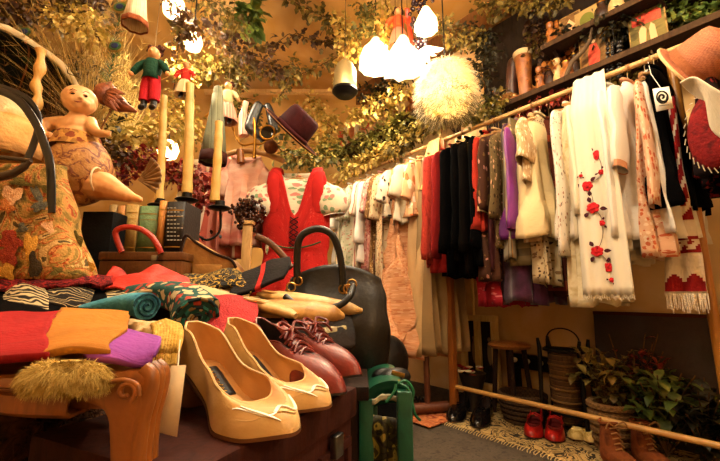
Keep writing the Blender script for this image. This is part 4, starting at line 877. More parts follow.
# doll
skin = M('doll_skin', 'd69a5e', 'noise', 'e0aa70', 'c8864a', s=9, rough=.42, bump=.04)
dl = thing('doll', 'bald baby doll sitting in brown patterned bloomers, one pale leg stretched right', 'doll', P(90, 200, 1.2)); f = face(90, 140, 1.2); s = sc(90, 140, 1.2)
def D(x, z, y=0): return f @ Vector(((x-90)*s, y, (140-z)*s))
e = lambda x, z, y, rx, ry, rz, m=None: ('e', D(x, z, y), (rx*s, ry*s, rz*s), (Matrix.Rotation(-YAW, 4, 'Z') @ m) if m else Matrix.Rotation(-YAW, 4, 'Z'))
body = [e(74, 97, 0, 15.5, 16, 14.5), e(78, 103, -.012, 13, 13, 11), e(81, 107, -.018, 9, 9, 6), e(86.3, 102.2, -.047, 2.0, 2.2, 1.7),
 e(70, 104, -.035, 4, 4, 4), e(87, 105.5, -.030, 4.5, 4, 4), e(81, 110, -.035, 5, 4, 2.6), e(60, 101, -.0, 2.3, 2.6, 4),
 ('t', [D(74, 112), D(74, 118)], [7*s, 9*s]), e(74, 127, 0, 18, 12, 14), e(76, 138, -.004, 19, 13, 13),
 ('t', [D(60, 121), D(49, 124, -.01), D(47, 134, -.03), D(56, 141, -.05)], [6.5*s, 6.5*s, 5.5*s, 4.2*s]), e(59, 143, -.052, 5, 3.5, 3.6),
 ('t', [D(88, 121), D(96, 131, -.02), D(104, 137, -.03), D(111, 138, -.035)], [6*s, 5.5*s, 4.5*s, 3.5*s]), e(113, 138, -.036, 4, 3, 3)]
for k in range(4):
    body.append(('t', [D(61, 142+k*1.3-2, -.055), D(65, 142.5+k*1.5-2, -.062), D(67, 144+k*1.4-2, -.058)], [1.3*s]*3)); body.append(('t', [D(114, 136+k*1.2, -.037), D(118.5, 136.5+k*1.6, -.04)], [1.2*s, .9*s]))
body += [('t', [D(98, 186, .0), D(114, 190, -.02), D(130, 196, -.04), D(144, 202, -.05)], [15*s, 14*s, 9.5*s, 6*s]), ('t', [D(142, 201, -.05), D(156, 205.5, -.055)], [5.4*s, 3.0*s])]
blob('doll_body', None, None, body, skin, .0034, 5, dl)
eyem = M('doll_eye', '21130c', rough=.2, bump=0); lipm = M('doll_lip', '8f3a24', rough=.4, bump=0)
def hs(x, z): return -s*16*sqrt(max(.02, 1-((x-74)/15.5)**2-((z-97)/14.5)**2))
for ex in (78.5, 87.5):
    yy = min(hs(ex, 98.5), -.012-s*13*sqrt(max(.02, 1-((ex-78)/13)**2-((98.5-103)/11)**2)))
    eo = obj('eye', MB().ell(D(ex, 98.5, yy+.0015), (.0075, .0045, .0042), Matrix.Rotation(-YAW, 4, 'Z'), 14, 8), eyem, dl)
    obj('eyelid', MB().tube([D(ex-2.6, 98.3, yy-.001), D(ex, 97, yy-.0035), D(ex+2.6, 98.3, yy-.001)], .0014, 6), M('doll_lid', 'a8622e', bump=0), eo)
    obj('eyebrow', MB().tube([D(ex-3.4, 95, yy), D(ex, 93.4, yy-.001), D(ex+3.4, 95, yy+.002)], .0011, 5), M('doll_brow', '7a421c', bump=0), eo)
obj('mouth', MB().tube([D(82, 106.6, -.0555), D(85.2, 107.4, -.0545), D(88, 106.2, -.047)], [.0012, .0026, .0012], 6), lipm, dl)
blm = MB().ell(D(83, 174, .0), (32*s, 26*s, 34*s), Matrix.Rotation(-YAW, 4, 'Z'), 40, 26)
for v in blm.v: v += (v-D(83, 174)).normalized()*(.006*noise.noise(v*20))
obj('bloomers', blm, M('bloomers_brown', 'ad7636', 'blotch', '7a3f1c', 'c08c4a', s=15, rough=.55, bump=.3), dl, label='round brown patterned bloomers')
obj('waistband', MB().lathe([(18.5*s, 4*s), (20*s, 0), (21.5*s, -6*s), (23*s, -11*s)], 28, frame(D(78, 140))), M('waist_ochre', 'c08a42', 'floral', '7d3d22', '9a6a30', s=40, bump=.3), dl)
ank = P(113, 186, 1.14); obj('anklet', MB().tube([D(112+9*cos(a)*.35, 186+12*sin(a), -.04-14*s*cos(a)) for a in [i*2*pi/16 for i in range(17)]], .003, 6), M('lace_white', 'dcc9a0'), dl)
# fan-shaped shell
fs = thing('shell_fan', 'brown pleated fan shaped shell behind the pale doll leg', 'shell', P(150, 183, 1.35)); s = sc(150, 175, 1.35); f = face(138, 180, 1.35); q = MB()
q.grid(lambda u, v: f @ Vector((26*s*v*cos(radians(-35+95*u)), -.02*v*v+.004*cos(u*pi*14)*v, 26*s*v*sin(radians(-35+95*u)))), 84, 8)
obj('pleats', q, M('shell_brown', '7a5630', 'noise', '9a7444', '5c3d20', s=14, rough=.5), fs, solid=.003)
# row of books
def book(label, x0, x1, y0, y1, d, mat, dep=.13, lines=None, group='books in a row on the display table'):
    s = sc(x0, (y0+y1)/2, d); f = frame(P(x0, y1, d)); w = (x1-x0)*s; h = (y1-y0)*s; t = thing('book', label, 'book', f, group); cm = MB()
    cm.box((0, 0, 0), (.003, dep, h), f); cm.box((w-.003, 0, 0), (w, dep, h), f)
    cm.grid(lambda u, v: f @ Vector((w*u, -.006*sin(pi*u), h*v)), 8, 1); obj('cover', cm, mat, t, solid=.002)
    obj('pages', MB().box((.003, .002, .003), (w-.003, dep-.004, h-.003), f), M('paper_old', 'c9ab72', 'hstripe', 'b89858', 'c9ab72', s=300, bump=.1), t)
    for z0, z1 in (lines or ((.82, .84), (.7, .71), (.12, .14))): obj('spine_band', MB().grid(lambda u, v: f @ Vector((w*(.04+.92*u), -.0072*sin(pi*(.04+.92*u))-.0012, h*(z0+(z1-z0)*v))), 8, 1), gold, t)
    return t
mk = lambda k, c, c2: M('cover_'+k, c, 'noise', c2, c, s=14, rough=.6, bump=.2)
book('slim tan book at the left end of the row, right of the dark gap', 104, 111.5, 204, 254, 1.3, mk('tan', '8a6a36', 'a3824a'))
book('orange brown book, second from the left end of the row', 112.5, 120, 205, 254, 1.3, mk('orange', 'a06426', 'b87a38'))
book('mustard brown book left of the green one', 121, 134, 204, 254, 1.3, mk('mustard', '9c7c38', 'b2924e'))
book('pale green book, the only green one in the row', 135.5, 154, 205.5, 254, 1.3, mk('green', '5d7a4c', '769463'))
book('bright orange slim book at the right end of the row', 155, 162, 200, 254, 1.29, mk('bright', 'c07a2a', 'd08c3c'))
bk = book('black book with pale lettering, leaning wide and dark beside the orange book', 163, 181, 201, 254, 1.28, mk('black', '17130f', '241d15'))
for i in range(9):
    z = 206+i*4; q = MB()
    for j in range(3+i % 3): a = 167+j*3.4; q.tube([P(a, z+2, 1.272), P(a+2.2, z+2, 1.272)], .0011, 4)
    obj('spine_lettering', q, M('card_white'), bk)
bs_ = thing('black_box', 'plain black box in the gap between the tote and the books', 'box', P(90, 270, 1.22)); obj('box_body', MB().box((-.055, 0, 0), (.05, .2, .24), frame(P(90, 282, 1.22)), bev=.003), M('box_black', '050404', rough=.9), bs_)
# wooden case with red handle
wc = thing('wooden_case', 'brown wooden case with a red leather carrying handle, in front of the books', 'case', P(138, 285, 1.13)); f = frame(P(138, 290, 1.13)); s = sc(138, 265, 1.13)
cas = M('case_brown', '5a3517', 'wood', '6e4420', '44260f', s=5, rough=.4)
obj('case_body', MB().box((-42*s, 0, 0), (41*s, .12, 29*s), f, bev=.004), cas, wc); obj('lid', MB().box((-43*s, -.004, 29.5*s), (42*s, .124, 38*s), f, bev=.006), cas, wc)
ho = obj('handle', MB().tube(pxpath([(122, 252, 1.12), (117, 240, 1.115), (116, 231, 1.11), (126, 227, 1.11), (140, 229, 1.11), (151, 236, 1.11), (158, 246, 1.115), (161, 253, 1.12)], 36), .0085, 10), M('handle_red', 'a8231c', 'noise', 'bb3226', '8f1b16', s=20, rough=.4), wc, label='red leather handle')
q = P(155, 258, 1.115); obj('latch', MB().box((-.009, -.006, -.008), (.009, .004, .008), frame(q), bev=.002), M('steel'), wc)
# slouching tan leather satchel
st = thing('satchel', 'tan leather satchel with dark piping leaning right of the black book', 'bag', P(205, 275, 1.2)); s = sc(205, 250, 1.2); f = frame(P(205, 282, 1.2))
out = [(-24, 0), (-27, 24), (-23, 46), (-10, 38), (8, 28), (24, 22), (30, 14), (31, 0)]
obj('satchel_body', MB().prism([(x*s, z*s) for x, z in out], 0, .09, f, bev=.012), M('satchel_tan', '9a6a30', 'noise', 'b28240', '7a4e20', s=12, rough=.5, bump=.2), st)
obj('piping', MB().tube([f @ Vector((x*s, -.002, z*s)) for x, z in crom([(a, 0, b) for a, b in out[1:7]], 24) and [(p.x, p.z) for p in crom([(a, 0, b) for a, b in out[1:7]], 24)]], .0045, 6), M('piping_dark', '2a160b'), st)
obj('front_pocket', MB().box((-12*s, -.012, 3*s), (16*s, .002, 17*s), f, bev=.005), M('satchel_tan'), st)
# ================================================================ CANDLES AND WROUGHT IRON
wax = M('wax', 'e0b45c', 'noise', 'ecc774', 'd2a248', s=8, rough=.4, trans=.25, bump=.1)
cdm = thing('candelabra', 'black wrought iron candelabra with leafy arms between books and pink blouses', 'candelabra', P(195, 270, 1.5)); base = P(197, 275, 1.5)
obj('stem', MB().tube([Vector((base.x, base.y, CZ)), P(197, 245, 1.5), P(196, 232, 1.5)], [.012, .008, .007], 10), iron, cdm)
obj('base_plate', MB().lathe([(.001, .012), (.03, .012), (.06, .006), (.065, 0)], 24, Matrix.Translation((base.x, base.y, CZ))), iron, cdm)
for cx, cy, dd, pth in ((187, 196, 1.5, [(196, 234, 1.5), (188, 238, 1.48), (184, 225, 1.48), (186, 200, 1.5)]), (220, 204, 1.52, [(196, 234, 1.5), (208, 240, 1.5), (220, 230, 1.52), (220, 208, 1.52)]), (160, 202, 1.5, [(196, 234, 1.5), (178, 240, 1.52), (164, 232, 1.51), (160, 206, 1.5)])):
    ar = obj('arm', MB().tube(pxpath(pth, 20), .005, 8), iron, cdm); c = P(cx, cy, dd); s = sc(cx, cy, dd)
    obj('drip_pan', MB().lathe([(.001, 0), (8*s, 0), (11*s, 2*s), (10*s, 3*s), (5*s, 3*s), (4.5*s, 9*s), (3.6*s, 9*s)], 20, Matrix.Translation(c-Z0*6*s)), iron, ar)
q = MB()
for k in range(14): a = rnd.uniform(0, 6.28); p = P(rnd.uniform(180, 225), rnd.uniform(226, 243), 1.5+rnd.uniform(-.03, .03)); q.leaf(p, Vector((cos(a), .3, sin(a))), Z0, .022, .016)
obj('iron_leaves', q, iron, cdm)
def candle(label, x0, y0, x1, y1, d, r0=4.2, r1=3.2):
    t = thing('candle', label, 'candle', P(x1, y1, d), 'tall cream taper candles'); s = sc(x0, (y0+y1)/2, d); q = pxpath([(x1, y1, d), ((x0+x1)/2+.6, (y0+y1)/2, d), (x0, y0, d)], 16)
    obj('wax_body', MB().tube(q, [r0*s+(r1-r0)*s*i/16+.0012*sin(i*1.7) for i in range(17)], 14), wax, t)
    obj('wick', MB().tube([q[-1], q[-1]+Z0*.012+R0*.002], .001, 5), iron, t)
candle('tall cream taper candle standing furthest left, behind the orange book', 164, 96, 159, 201, 1.5)
candle('tall cream taper candle in the middle drip pan', 190, 84, 187, 193, 1.5, 5, 4)
candle('cream taper candle in front of the pink blouses', 219, 122, 214.5, 201, 1.52, 4.6, 3.6)
# ================================================================ MIDDLE: HANGING DRESSES, HAT, HOOKS
def fgar(name, label, cat, px, pyT, pyB, d, wpx, mat, hem=None, thick=.05, sleeve=0, sr=.05, smat=None, flare=0, fold=.012, name2='body', edge=None, nsl=1.0, yaw=0, neckw=14, drop=14):
    """a garment on a hanger facing the shop; sizes in picture units at its depth"""
    s = sc(px, (pyT+pyB)/2, d); f = face(px, pyT, d) @ Matrix.Rotation(yaw, 4, 'Z'); t = thing(name, label, cat, f); L = (pyB-pyT)*s; w = wpx*s; hem = (hem or wpx)*s; ph = rnd.random()*6
    prof = [(0, neckw*s), (drop*s, w), (L*.35, w*.92), (L, hem)]
    def fn(u, v):
        z = v*L; ww = lerp(prof, z); q = 2*pi*u; X = ww*math.copysign(abs(cos(q))**.8, cos(q)); th = thick*(.45+.55*sm(0, .2, v))*(1+flare*v)
        a = fold*sm(.1, .6, v)*(1+v); Y = th*sin(q)+a*sin(9*X/w+ph+v)+a*.5*sin(17*X/w+ph)
        dip = drop*.7*s*max(0, 1-(X/(neckw*s))**2)*(1-sm(0, .12, v)) if abs(X) < neckw*s and sin(q) < 0 else 0
        return f @ Vector((X, Y, -z-dip))
    per = 2*w*1.6
    obj(name2, MB().grid(fn, 48, 24, cu=True, uvf=lambda u, v: (u*per, v*L)), mat, t, solid=.003)
    if sleeve:
        for sg in (-1, 1):
            pth = [(sg*w*.72, 0, -drop*s*.95), (sg*w*.95, -.005, -drop*s*1.15-sleeve*s*.22), (sg*w*1.12, -.012, -drop*s-sleeve*s*.6), (sg*w*1.2, -.015, -drop*s-sleeve*s)]
            pp = [f @ p for p in crom(pth, 12)]; rr = [sr*s*(.55+.6*sm(0, .5, i/12)-.35*sm(.75, 1, i/12))+.003*sin(i*2+ph) for i in range(13)]
            sb = MB().tube(pp, rr, 16, cap=False, flat=.7, up=F0); sb.uv = {i*16+j: (j/16*sr*s*5, i/12*sleeve*s) for i in range(13) for j in range(16)}; so = obj('sleeve', sb, smat or mat, t, solid=.003)
            if edge: obj('cuff', MB().tube([pp[-1]+(pp[-2]-pp[-1])*.3, pp[-1]+(pp[-1]-pp[-2])*.2], rr[-1]*1.05, 16, cap=False, flat=.7, up=F0), edge, so)
    return t, f, s
pinks = M('stripe_pink', 'd98a78', 'stripe', 'efd8c0', 'c8604f', s=14, uv=True, bump=.2)
pinkc = M('cotton_pink', 'dd9480', 'noise', 'eac0a8', 'cf7766', s=6, uv=True, bump=.2)
fgar('blouse', 'coral pink and cream striped skirt blouse hanging behind the right taper candle', 'blouse', 222, 153, 262, 2.15, 24, pinks, hem=34, fold=.02)
fgar('blouse', 'pale pink blouse with a pointed front between striped one and dirndl', 'blouse', 247, 156, 250, 2.1, 20, pinkc, hem=26, fold=.018, sleeve=30, sr=9)
fgar('dress', 'cream lace dress glowing behind the middle candle', 'dress', 198, 158, 250, 2.3, 18, M('lace_cream', 'ecd9b0', 'floral', 'f5ecd2', 'd8bd88', s=40, uv=True, th=.4), hem=26)
hb = thing('coat_hanger', 'thick pale wooden hanger above the pink blouses', 'hanger', P(240, 155, 2.05))
obj('hanger_bar', MB().tube(pxpath([(202, 158, 2.08), (220, 156, 2.07), (242, 151, 2.06), (262, 153, 2.06), (284, 161, 2.05)], 24), .016, 10), hang_m, hb)
obj('clamp', MB().tube([P(240, 150, 2.04), P(241, 163, 2.04)], .022, 10), woodm, hb); obj('hook', MB().tube(pxpath([(243, 152, 2.06), (243, 146, 2.06), (240, 141, 2.06), (245, 138, 2.06)], 12), .003, 6), wire_m, hb)
# puffed floral blouse under the dirndl
wfl = fl('blouse_floral', 'f0e2c6', '8aa67c', 'd78a7c', 26, .42)
t, f, s = fgar('blouse', 'white floral blouse with puffed sleeves worn under the red dirndl', 'blouse', 298, 172, 262, 2.0, 31, wfl, thick=.055, sleeve=30, sr=15, neckw=19, drop=16, fold=.005, edge=M('cotton_white'))
drd = M('dirndl_red', 'b01c17', 'floral', 'bd382e', '98120f', s=40, uv=True, th=.25, bump=.3)
dd = thing('dress', 'scarlet dirndl dress with laced bodice and V neck, hanging in the middle', 'dress', f); L = 100*s
def dird(u, v):
    z = v*125*s; q = 2*pi*u; w = lerp([(0, 33), (.45, 33), (.62, 31), (1, 46)], v)*s
    X = w*math.copysign(abs(cos(q))**.8, cos(q)); th = .066*(1+.5*sm(.6, 1, v)); Y = th*sin(q)+.012*sm(.6, 1, v)*sin(X/w*13)
    # top edge: V neck in front, arm scoops at the sides
    xr = abs(X)/(34*s); top_ = 46*s*(1-sm(.0, .50, xr)) if sin(q) < 0 else 26*s*(1-sm(.1, .5, xr)); top_ += 34*s*sm(.80, 1.0, xr); top_ += 2*s
    return f @ Vector((X, Y, -(top_+(125*s-top_)*v)))
obj('bodice', MB().grid(dird, 120, 26, cu=True, uvf=lambda u, v: (u*1.2, v*.8)), drd, dd, solid=.004)
for sg in (-1, 1):
    obj('shoulder_strap', MB().tube([f @ Vector(p) for p in crom([(sg*20*s, -.05, -44*s), (sg*22*s, -.066, -20*s), (sg*21*s, -.045, -3*s), (sg*20*s, .0, 2*s), (sg*20*s, .05, -12*s), (sg*18*s, .066, -30*s)], 24)], 5.6*s, 8, flat=.3, up=f.to_3x3() @ Vector((1, 0, 0)) if False else F0), drd, dd)
lc = MB()
for k in range(6):
    z = -(50+k*5)*s; lc.tube([f @ Vector((-4*s, -.075, z)), f @ Vector((0, -.079, z-2.5*s)), f @ Vector((4*s, -.075, z-5*s))], .0028, 5); lc.tube([f @ Vector((4*s, -.075, z)), f @ Vector((0, -.081, z-2.5*s)), f @ Vector((-4*s, -.075, z-5*s))], .0028, 5)
obj('bodice_lacing', lc, M('thread_black', '120d10'), dd, label='black criss-cross lacing')
gb = MB().tube([f @ Vector((x*s, -.078, (-74-6*(1-(x/26)**2))*s)) for x in range(-26, 27, 4)], .004, 6); obj('green_braid', gb, M('braid_green', '2f5a3a'), dd, label='green braid across the waist')
h2 = thing('coat_hanger', 'wire hook and wooden hanger carrying the red dirndl', 'hanger', f)
obj('hanger_bar', MB().tube([f @ Vector((x*s, 0, -(7+.018*x*x)*s)) for x in range(-28, 29, 4)], .008, 8), hang_m, h2); obj('hook', MB().tube([f @ Vector((0, 0, -7*s)), f @ Vector((0, 0, 12*s)), f @ Vector((5*s, 0, 17*s)), f @ Vector((0, 0, 22*s)), f @ Vector((-5*s, 0, 18*s))], .0025, 6), wire_m, h2)
# burgundy felt hat
hx = thing('hat', 'burgundy felt hat with wide brim, tilted above the red dirndl', 'hat', P(293, 130, 1.95)); s = sc(293, 130, 1.95)
ha = perp(292, 130, .69, .72, .06); hy = ha.cross(R0).normalized(); hm = frame(P(291, 133, 1.95), hy.cross(ha), hy, ha)
felt = M('felt_burgundy', '2a0306', 'noise', '360508', '200204', s=8, rough=.85, bump=.2, bs=200)
obj('crown', MB().lathe([(18*s, 0), (17.5*s, 8*s), (16.5*s, 19*s), (15.5*s, 23*s), (13*s, 25*s), (7*s, 24*s), (.1, 22.5*s)][:-1]+[(.1*s, 22*s)], 36, hm), felt, hx, solid=.003)
obj('brim', MB().lathe([(17.5*s, .5*s), (22*s, -.6*s), (28*s, -.5*s), (32*s, 1.2*s)], 44, hm, wob=.012, wk=2), felt, hx, solid=.004)
obj('hat_band', MB().lathe([(18.6*s, .5*s), (18.3*s, 5*s)], 36, hm), M('band_dark_red', '3a0a0d'), hx, solid=.002)
obj('brim_edge', MB().tube([hm @ Vector((32*s*cos(a)*(1+.012*sin(2*a)), 32*s*sin(a)*(1+.012*sin(2*a)), 1.2*s)) for a in [i*2*pi/44 for i in range(45)]], .003, 6, cap=False), M('edge_tan', '8a5a3a'), hx)
# brass hook rack with scrolls
br = thing('brass_hook_rack', 'brass coat hook rack with curling arms above the pink blouses', 'hook rack', P(254, 130, 2.02))
obj('stem', MB().tube(pxpath([(254, 158, 2.02), (255, 140, 2.02), (254, 118, 2.02)], 10), [.012, .009, .012, .008, .01, .008, .013, .008, .009, .008, .006], 10), brass, br)
for q in ([(254, 143, 2.02), (243, 145, 2.02), (236, 138, 2.02), (232, 126, 2.02), (224, 119, 2.02), (214, 120, 2.02), (209, 127, 2.02), (213, 134, 2.02), (219, 130, 2.02)], [(254, 143, 2.02), (261, 144, 2.02), (268, 140, 2.02)], [(217, 119, 2.02), (211, 113, 2.02), (205, 117, 2.02)]):
    obj('curled_arm', MB().tube(pxpath(q, 30), .0065, 8), brass, br)
mr = thing('round_mirror', 'small round dark mirror in a brass ring beside the burgundy hat', 'mirror', P(267.5, 133, 2.0)); s = sc(267, 133, 2)
c = P(267.5, 132.5, 2.0); obj('mirror_glass', MB().ell(c, (7*s, .004, 7*s), Matrix.Rotation(-YAW, 4, 'Z'), 24, 12), M('glass_dark', '0c0a0c', rough=.08, bump=0), mr)
obj('mirror_ring', MB().tube([c+R0*7.3*s*cos(a)+Z0*7.3*s*sin(a) for a in [i*2*pi/28 for i in range(29)]], .006, 8, cap=False), brass, mr)
blob('boot', 'black leather ankle boot hanging behind the brass hook rack', 'boot', [('t', [P(258, 106, 2.1), P(253, 118, 2.1), P(250, 128, 2.1)], [.03, .035, .04]), ('t', [P(250, 128, 2.1), P(258, 134, 2.08), P(264, 140, 2.06)], [.038, .03, .018]), ('t', [P(268, 106, 2.12), P(272, 118, 2.12), P(274, 130, 2.1)], [.022, .03, .028])], M('bag_black'), .008, 4)
blob('felt_ball', 'dark brown felt ball hanging under the round mirror', 'ball', [('e', P(271, 147, 2.0), (.042, .04, .04))], M('felt_brown', '5a3014', 'noise', '6e3d1c', '45230e', s=10), .006, 2)
vs = thing('cloth_sleeve', 'pink and white silk sleeve hanging between brass arms', 'sleeve', P(243, 122, 2.1)); obj('silk', MB().tube(pxpath([(246, 102, 2.1), (243, 118, 2.1), (244, 136, 2.1)], 12), [.018]*5+[.026]*4+[.03]*4, 14), M('silk_pinkwhite', 'f0b9a0', 'stripe', 'f6e4cc', 'e0785f', s=30), vs)
# dark curly wreath and pale post beside the candelabra
wr = thing('wreath', 'dark brown curly beaded wreath between candelabra and red dirndl', 'wreath', P(249, 214, 1.85)); q = MB()
for k in range(260):
    a = rnd.uniform(0, 6.28); r = .045+max(-.035, min(.04, rnd.gauss(0, .022))); p = P(249, 213, 1.85)+R0*r*cos(a)+Z0*r*sin(a)*1.1+F0*rnd.gauss(0, .025); q.ell(p, rnd.uniform(.006, .012), None, 7, 5)
q.tube([P(249, 213, 1.85)+R0*.045*cos(a)+Z0*.05*sin(a) for a in [i*2*pi/30 for i in range(31)]], .028, 10, cap=False); obj('wreath_body', q, M('bead_brown', '2a140c', 'noise', '4a2414', '160a06', s=40, rough=.25, bump=0), wr)
ps = thing('wooden_post', 'pale wooden post standing left of the red dirndl skirt', 'post', P(248, 320, 1.8)); f = frame(P(248, 225, 1.8)); obj('post_shaft', MB().box((-.022, -.015, -P(248, 225, 1.8).z), (.022, .015, 0), f, bev=.004), woodl, ps)
obj('post_cap', MB().box((-.03, -.022, 0), (.03, .022, .02), f, bev=.005), woodl, ps)
hl = thing('leather_strap', 'brown leather strap slanting across the red dirndl skirt', 'strap', P(278, 250, 1.5)); obj('strap_band', MB().tube(pxpath([(256, 236, 1.5), (270, 243, 1.48), (284, 257, 1.45), (291, 268, 1.4)], 16), .013, 8, flat=.35, up=F0), M('strap_brown', '5f3a1e', rough=.5), hl)
# ================================================================ HANGING DOLLS
def line_up(p, ztop, mat, par, r=.0018): return obj('string', MB().tube([p, Vector((p.x, p.y, ztop))], r, 4), mat, par)
def hdoll(label, px, py, d, hgt, jacket, trouser, hair, skirt=False, tilt=0):
    """hanging dolls: hgt in picture units, head at top"""
    s = sc(px, py+hgt/2, d); t = thing('hanging_doll', label, 'doll', P(px, py, d)); f = face(px, py, d) @ Matrix.Rotation(tilt, 4, 'Y'); u = hgt*s
    V = lambda x, z, y=0: f @ Vector((x*u, y*u, -z*u))
    obj('head', remesh(MB().ell(V(0, .1), (.085*u, .085*u, .1*u), None, 14, 10).ell(V(0, .11, -.085), .018*u, None, 8, 6).tube([V(0, .16), V(0, .24)], .035*u, 8), .012*u, 2), skin, t)
    hr = MB().ell(V(0, .07, .02), (.10*u, .09*u, .085*u), None, 14, 10)
    for k in range(30): hr.ell(V(rnd.uniform(-.1, .1), rnd.uniform(-.01, .1), rnd.uniform(-.02, .08)), rnd.uniform(.02, .035)*u, None, 6, 4)
    obj('hair', hr, hair, t)
    jk = MB().lathe([(.04*u, 0), (.09*u, -.03*u), (.12*u, -.10*u), (.105*u, -.24*u), (.12*u, -.33*u)], 18, Matrix.Translation(V(0, .2)) @ f.to_3x3().to_4x4())
    obj('jacket', jk, jacket, t, solid=.002)
    for sg in (-1, 1):
        obj('sleeve', MB().tube([V(sg*.09, .25), V(sg*.17, .32, -.03), V(sg*.24, .43, -.05)], [.05*u, .055*u, .045*u], 10), jacket, t); obj('hand', MB().ell(V(sg*.255, .46, -.06), .035*u, None, 8, 6), skin, t)
    if skirt: obj('skirt', MB().lathe([(.10*u, 0), (.16*u, -.15*u), (.22*u, -.40*u), (.23*u, -.44*u)], 26, Matrix.Translation(V(0, .5)) @ f.to_3x3().to_4x4(), wob=.06, wk=9), trouser, t, solid=.002)
    for sg in (-1, 1):
        if not skirt: obj('trouser_leg', MB().tube([V(sg*.045, .48), V(sg*.065, .65), V(sg*.07, .84)], [.075*u, .075*u, .07*u], 12), trouser, t)
        obj('boot', remesh(MB().tube([V(sg*.07, .82), V(sg*.07, .94)], .045*u, 8).ell(V(sg*.075, .955, -.04), (.045*u, .075*u, .035*u), None, 10, 8), .012*u, 2), M('boot_doll', '16100e', rough=.4), t)
    line_up(V(0, 0), 2.9, wire_m, t); return t
hdoll('hanging puppet in red trousers and dark green jacket, feet above the books', 155, 47, 1.35, 71, M('jacket_green', '143a26', bump=.3), M('trouser_red', 'b51a24', bump=.3), M('hair_brown', '4a2413'))
hdoll('hanging doll in pink skirt and cream jacket beside the grey green bell skirt', 229, 82, 1.95, 46, M('jacket_cream', 'd8bf8c'), M('skirt_pink', 'd8907a', 'stripe', 'efd2b8', 'd8907a', s=60), M('hair_brown'), True)
hdoll('small hanging doll in red jacket beside the top left globe lamp', 187, 62, 1.8, 40, M('jacket_red', 'c22a20'), M('skirt_cream', 'd9b98a'), M('hair_blond', 'b98a42'), True)
hdoll('hanging doll in orange red dress among grapes and frilled lamp', 398, 8, 2.1, 48, M('jacket_orange', 'd8552a'), M('skirt_rose', 'd98c6a'), M('hair_brown'), True)
# bell-shaped skirts
def bell(label, px, y0, y1, d, r0, r1, mat, rimm, inner=None):
    s = sc(px, y0, d); t = thing('bell_skirt', label, 'hanging skirt', P(px, y1, d)); h = (y1-y0)*s; m_ = Matrix.Translation(P(px, y1, d))
    obj('skirt_cloth', MB().lathe([(r0*s, h), (r0*s*1.15, h*.8), (r1*s*.8, h*.35), (r1*s, 0)], 40, m_, wob=.035, wk=8), mat, t, solid=.003)
    obj('hem_band', MB().lathe([(r1*s*1.0, h*.10), (r1*s*1.03, -.0*h), (r1*s*1.02, -h*.05)], 40, m_, wob=.035, wk=8), rimm, t, solid=.004); line_up(P(px, y0, d), 2.9, wire_m, t)
    obj('bodice', MB().lathe([(.002, h*1.16), (r0*s*.8, h*1.12), (r0*s, h*.98)], 24, m_), mat, t); return t
bell('white pleated bell skirt with brown hem hanging at the very top left', 135, -14, 25, 1.35, 6, 11, M('pleat_white', 'dcc8a4', 'stripe', 'cbb48c', 'e4d4b4', s=70), M('hem_brown', '7a3d1c'))
bell('grey green bell skirt with dark rim hanging between the two right candles', 213, 92, 160, 1.85, 5, 12, M('skirt_greygreen', '7d7f66', 'stripe', '93957a', '6a6b52', s=40), M('hem_darkred', '3d1a14'))
bi = thing('bird_ornament', 'reddish brown bird shaped ornament on a thin stick, right of the doll head', 'ornament', P(117, 125, 1.4)); s = sc(117, 98, 1.4)*1.15; f = face(115, 99, 1.4) @ Matrix.Rotation(.15, 4, 'Y')
W_ = lambda x, z, y=0: f @ Vector((x*s, y, z*s))
rb = M('bird_brown', '7d3a1c', 'noise', '96502a', '5c2612', s=14, rough=.45, bump=.25)
r_ = MB().ell(W_(-8, 3), (10*s, .035, 10.5*s), None, 14, 10).ell(W_(2, -3), (10*s, .03, 7.5*s), Matrix.Rotation(.4, 4, 'Y'), 14, 10).tube([W_(6, -5), W_(14, -7), W_(22, -9)], [6*s, 3.5*s, 1.2*s], 10).tube([W_(-9, 11), W_(-7, 16)], [3*s, 1.2*s], 8)
obj('bird_body', remesh(r_, .004, 4), rb, bi)
for k in range(5): obj('wing_feather', MB().leaf(W_(-4, 2-k*1.4, -.036), R0*1-Z0*(.1+.22*k), -F0, 17*s, 6*s, .15, 0), rb, bi, solid=.003)
obj('stick', MB().tube([W_(0, -6), W_(-4, -26), W_(-6, -70)], .003, 6), woodm, bi)
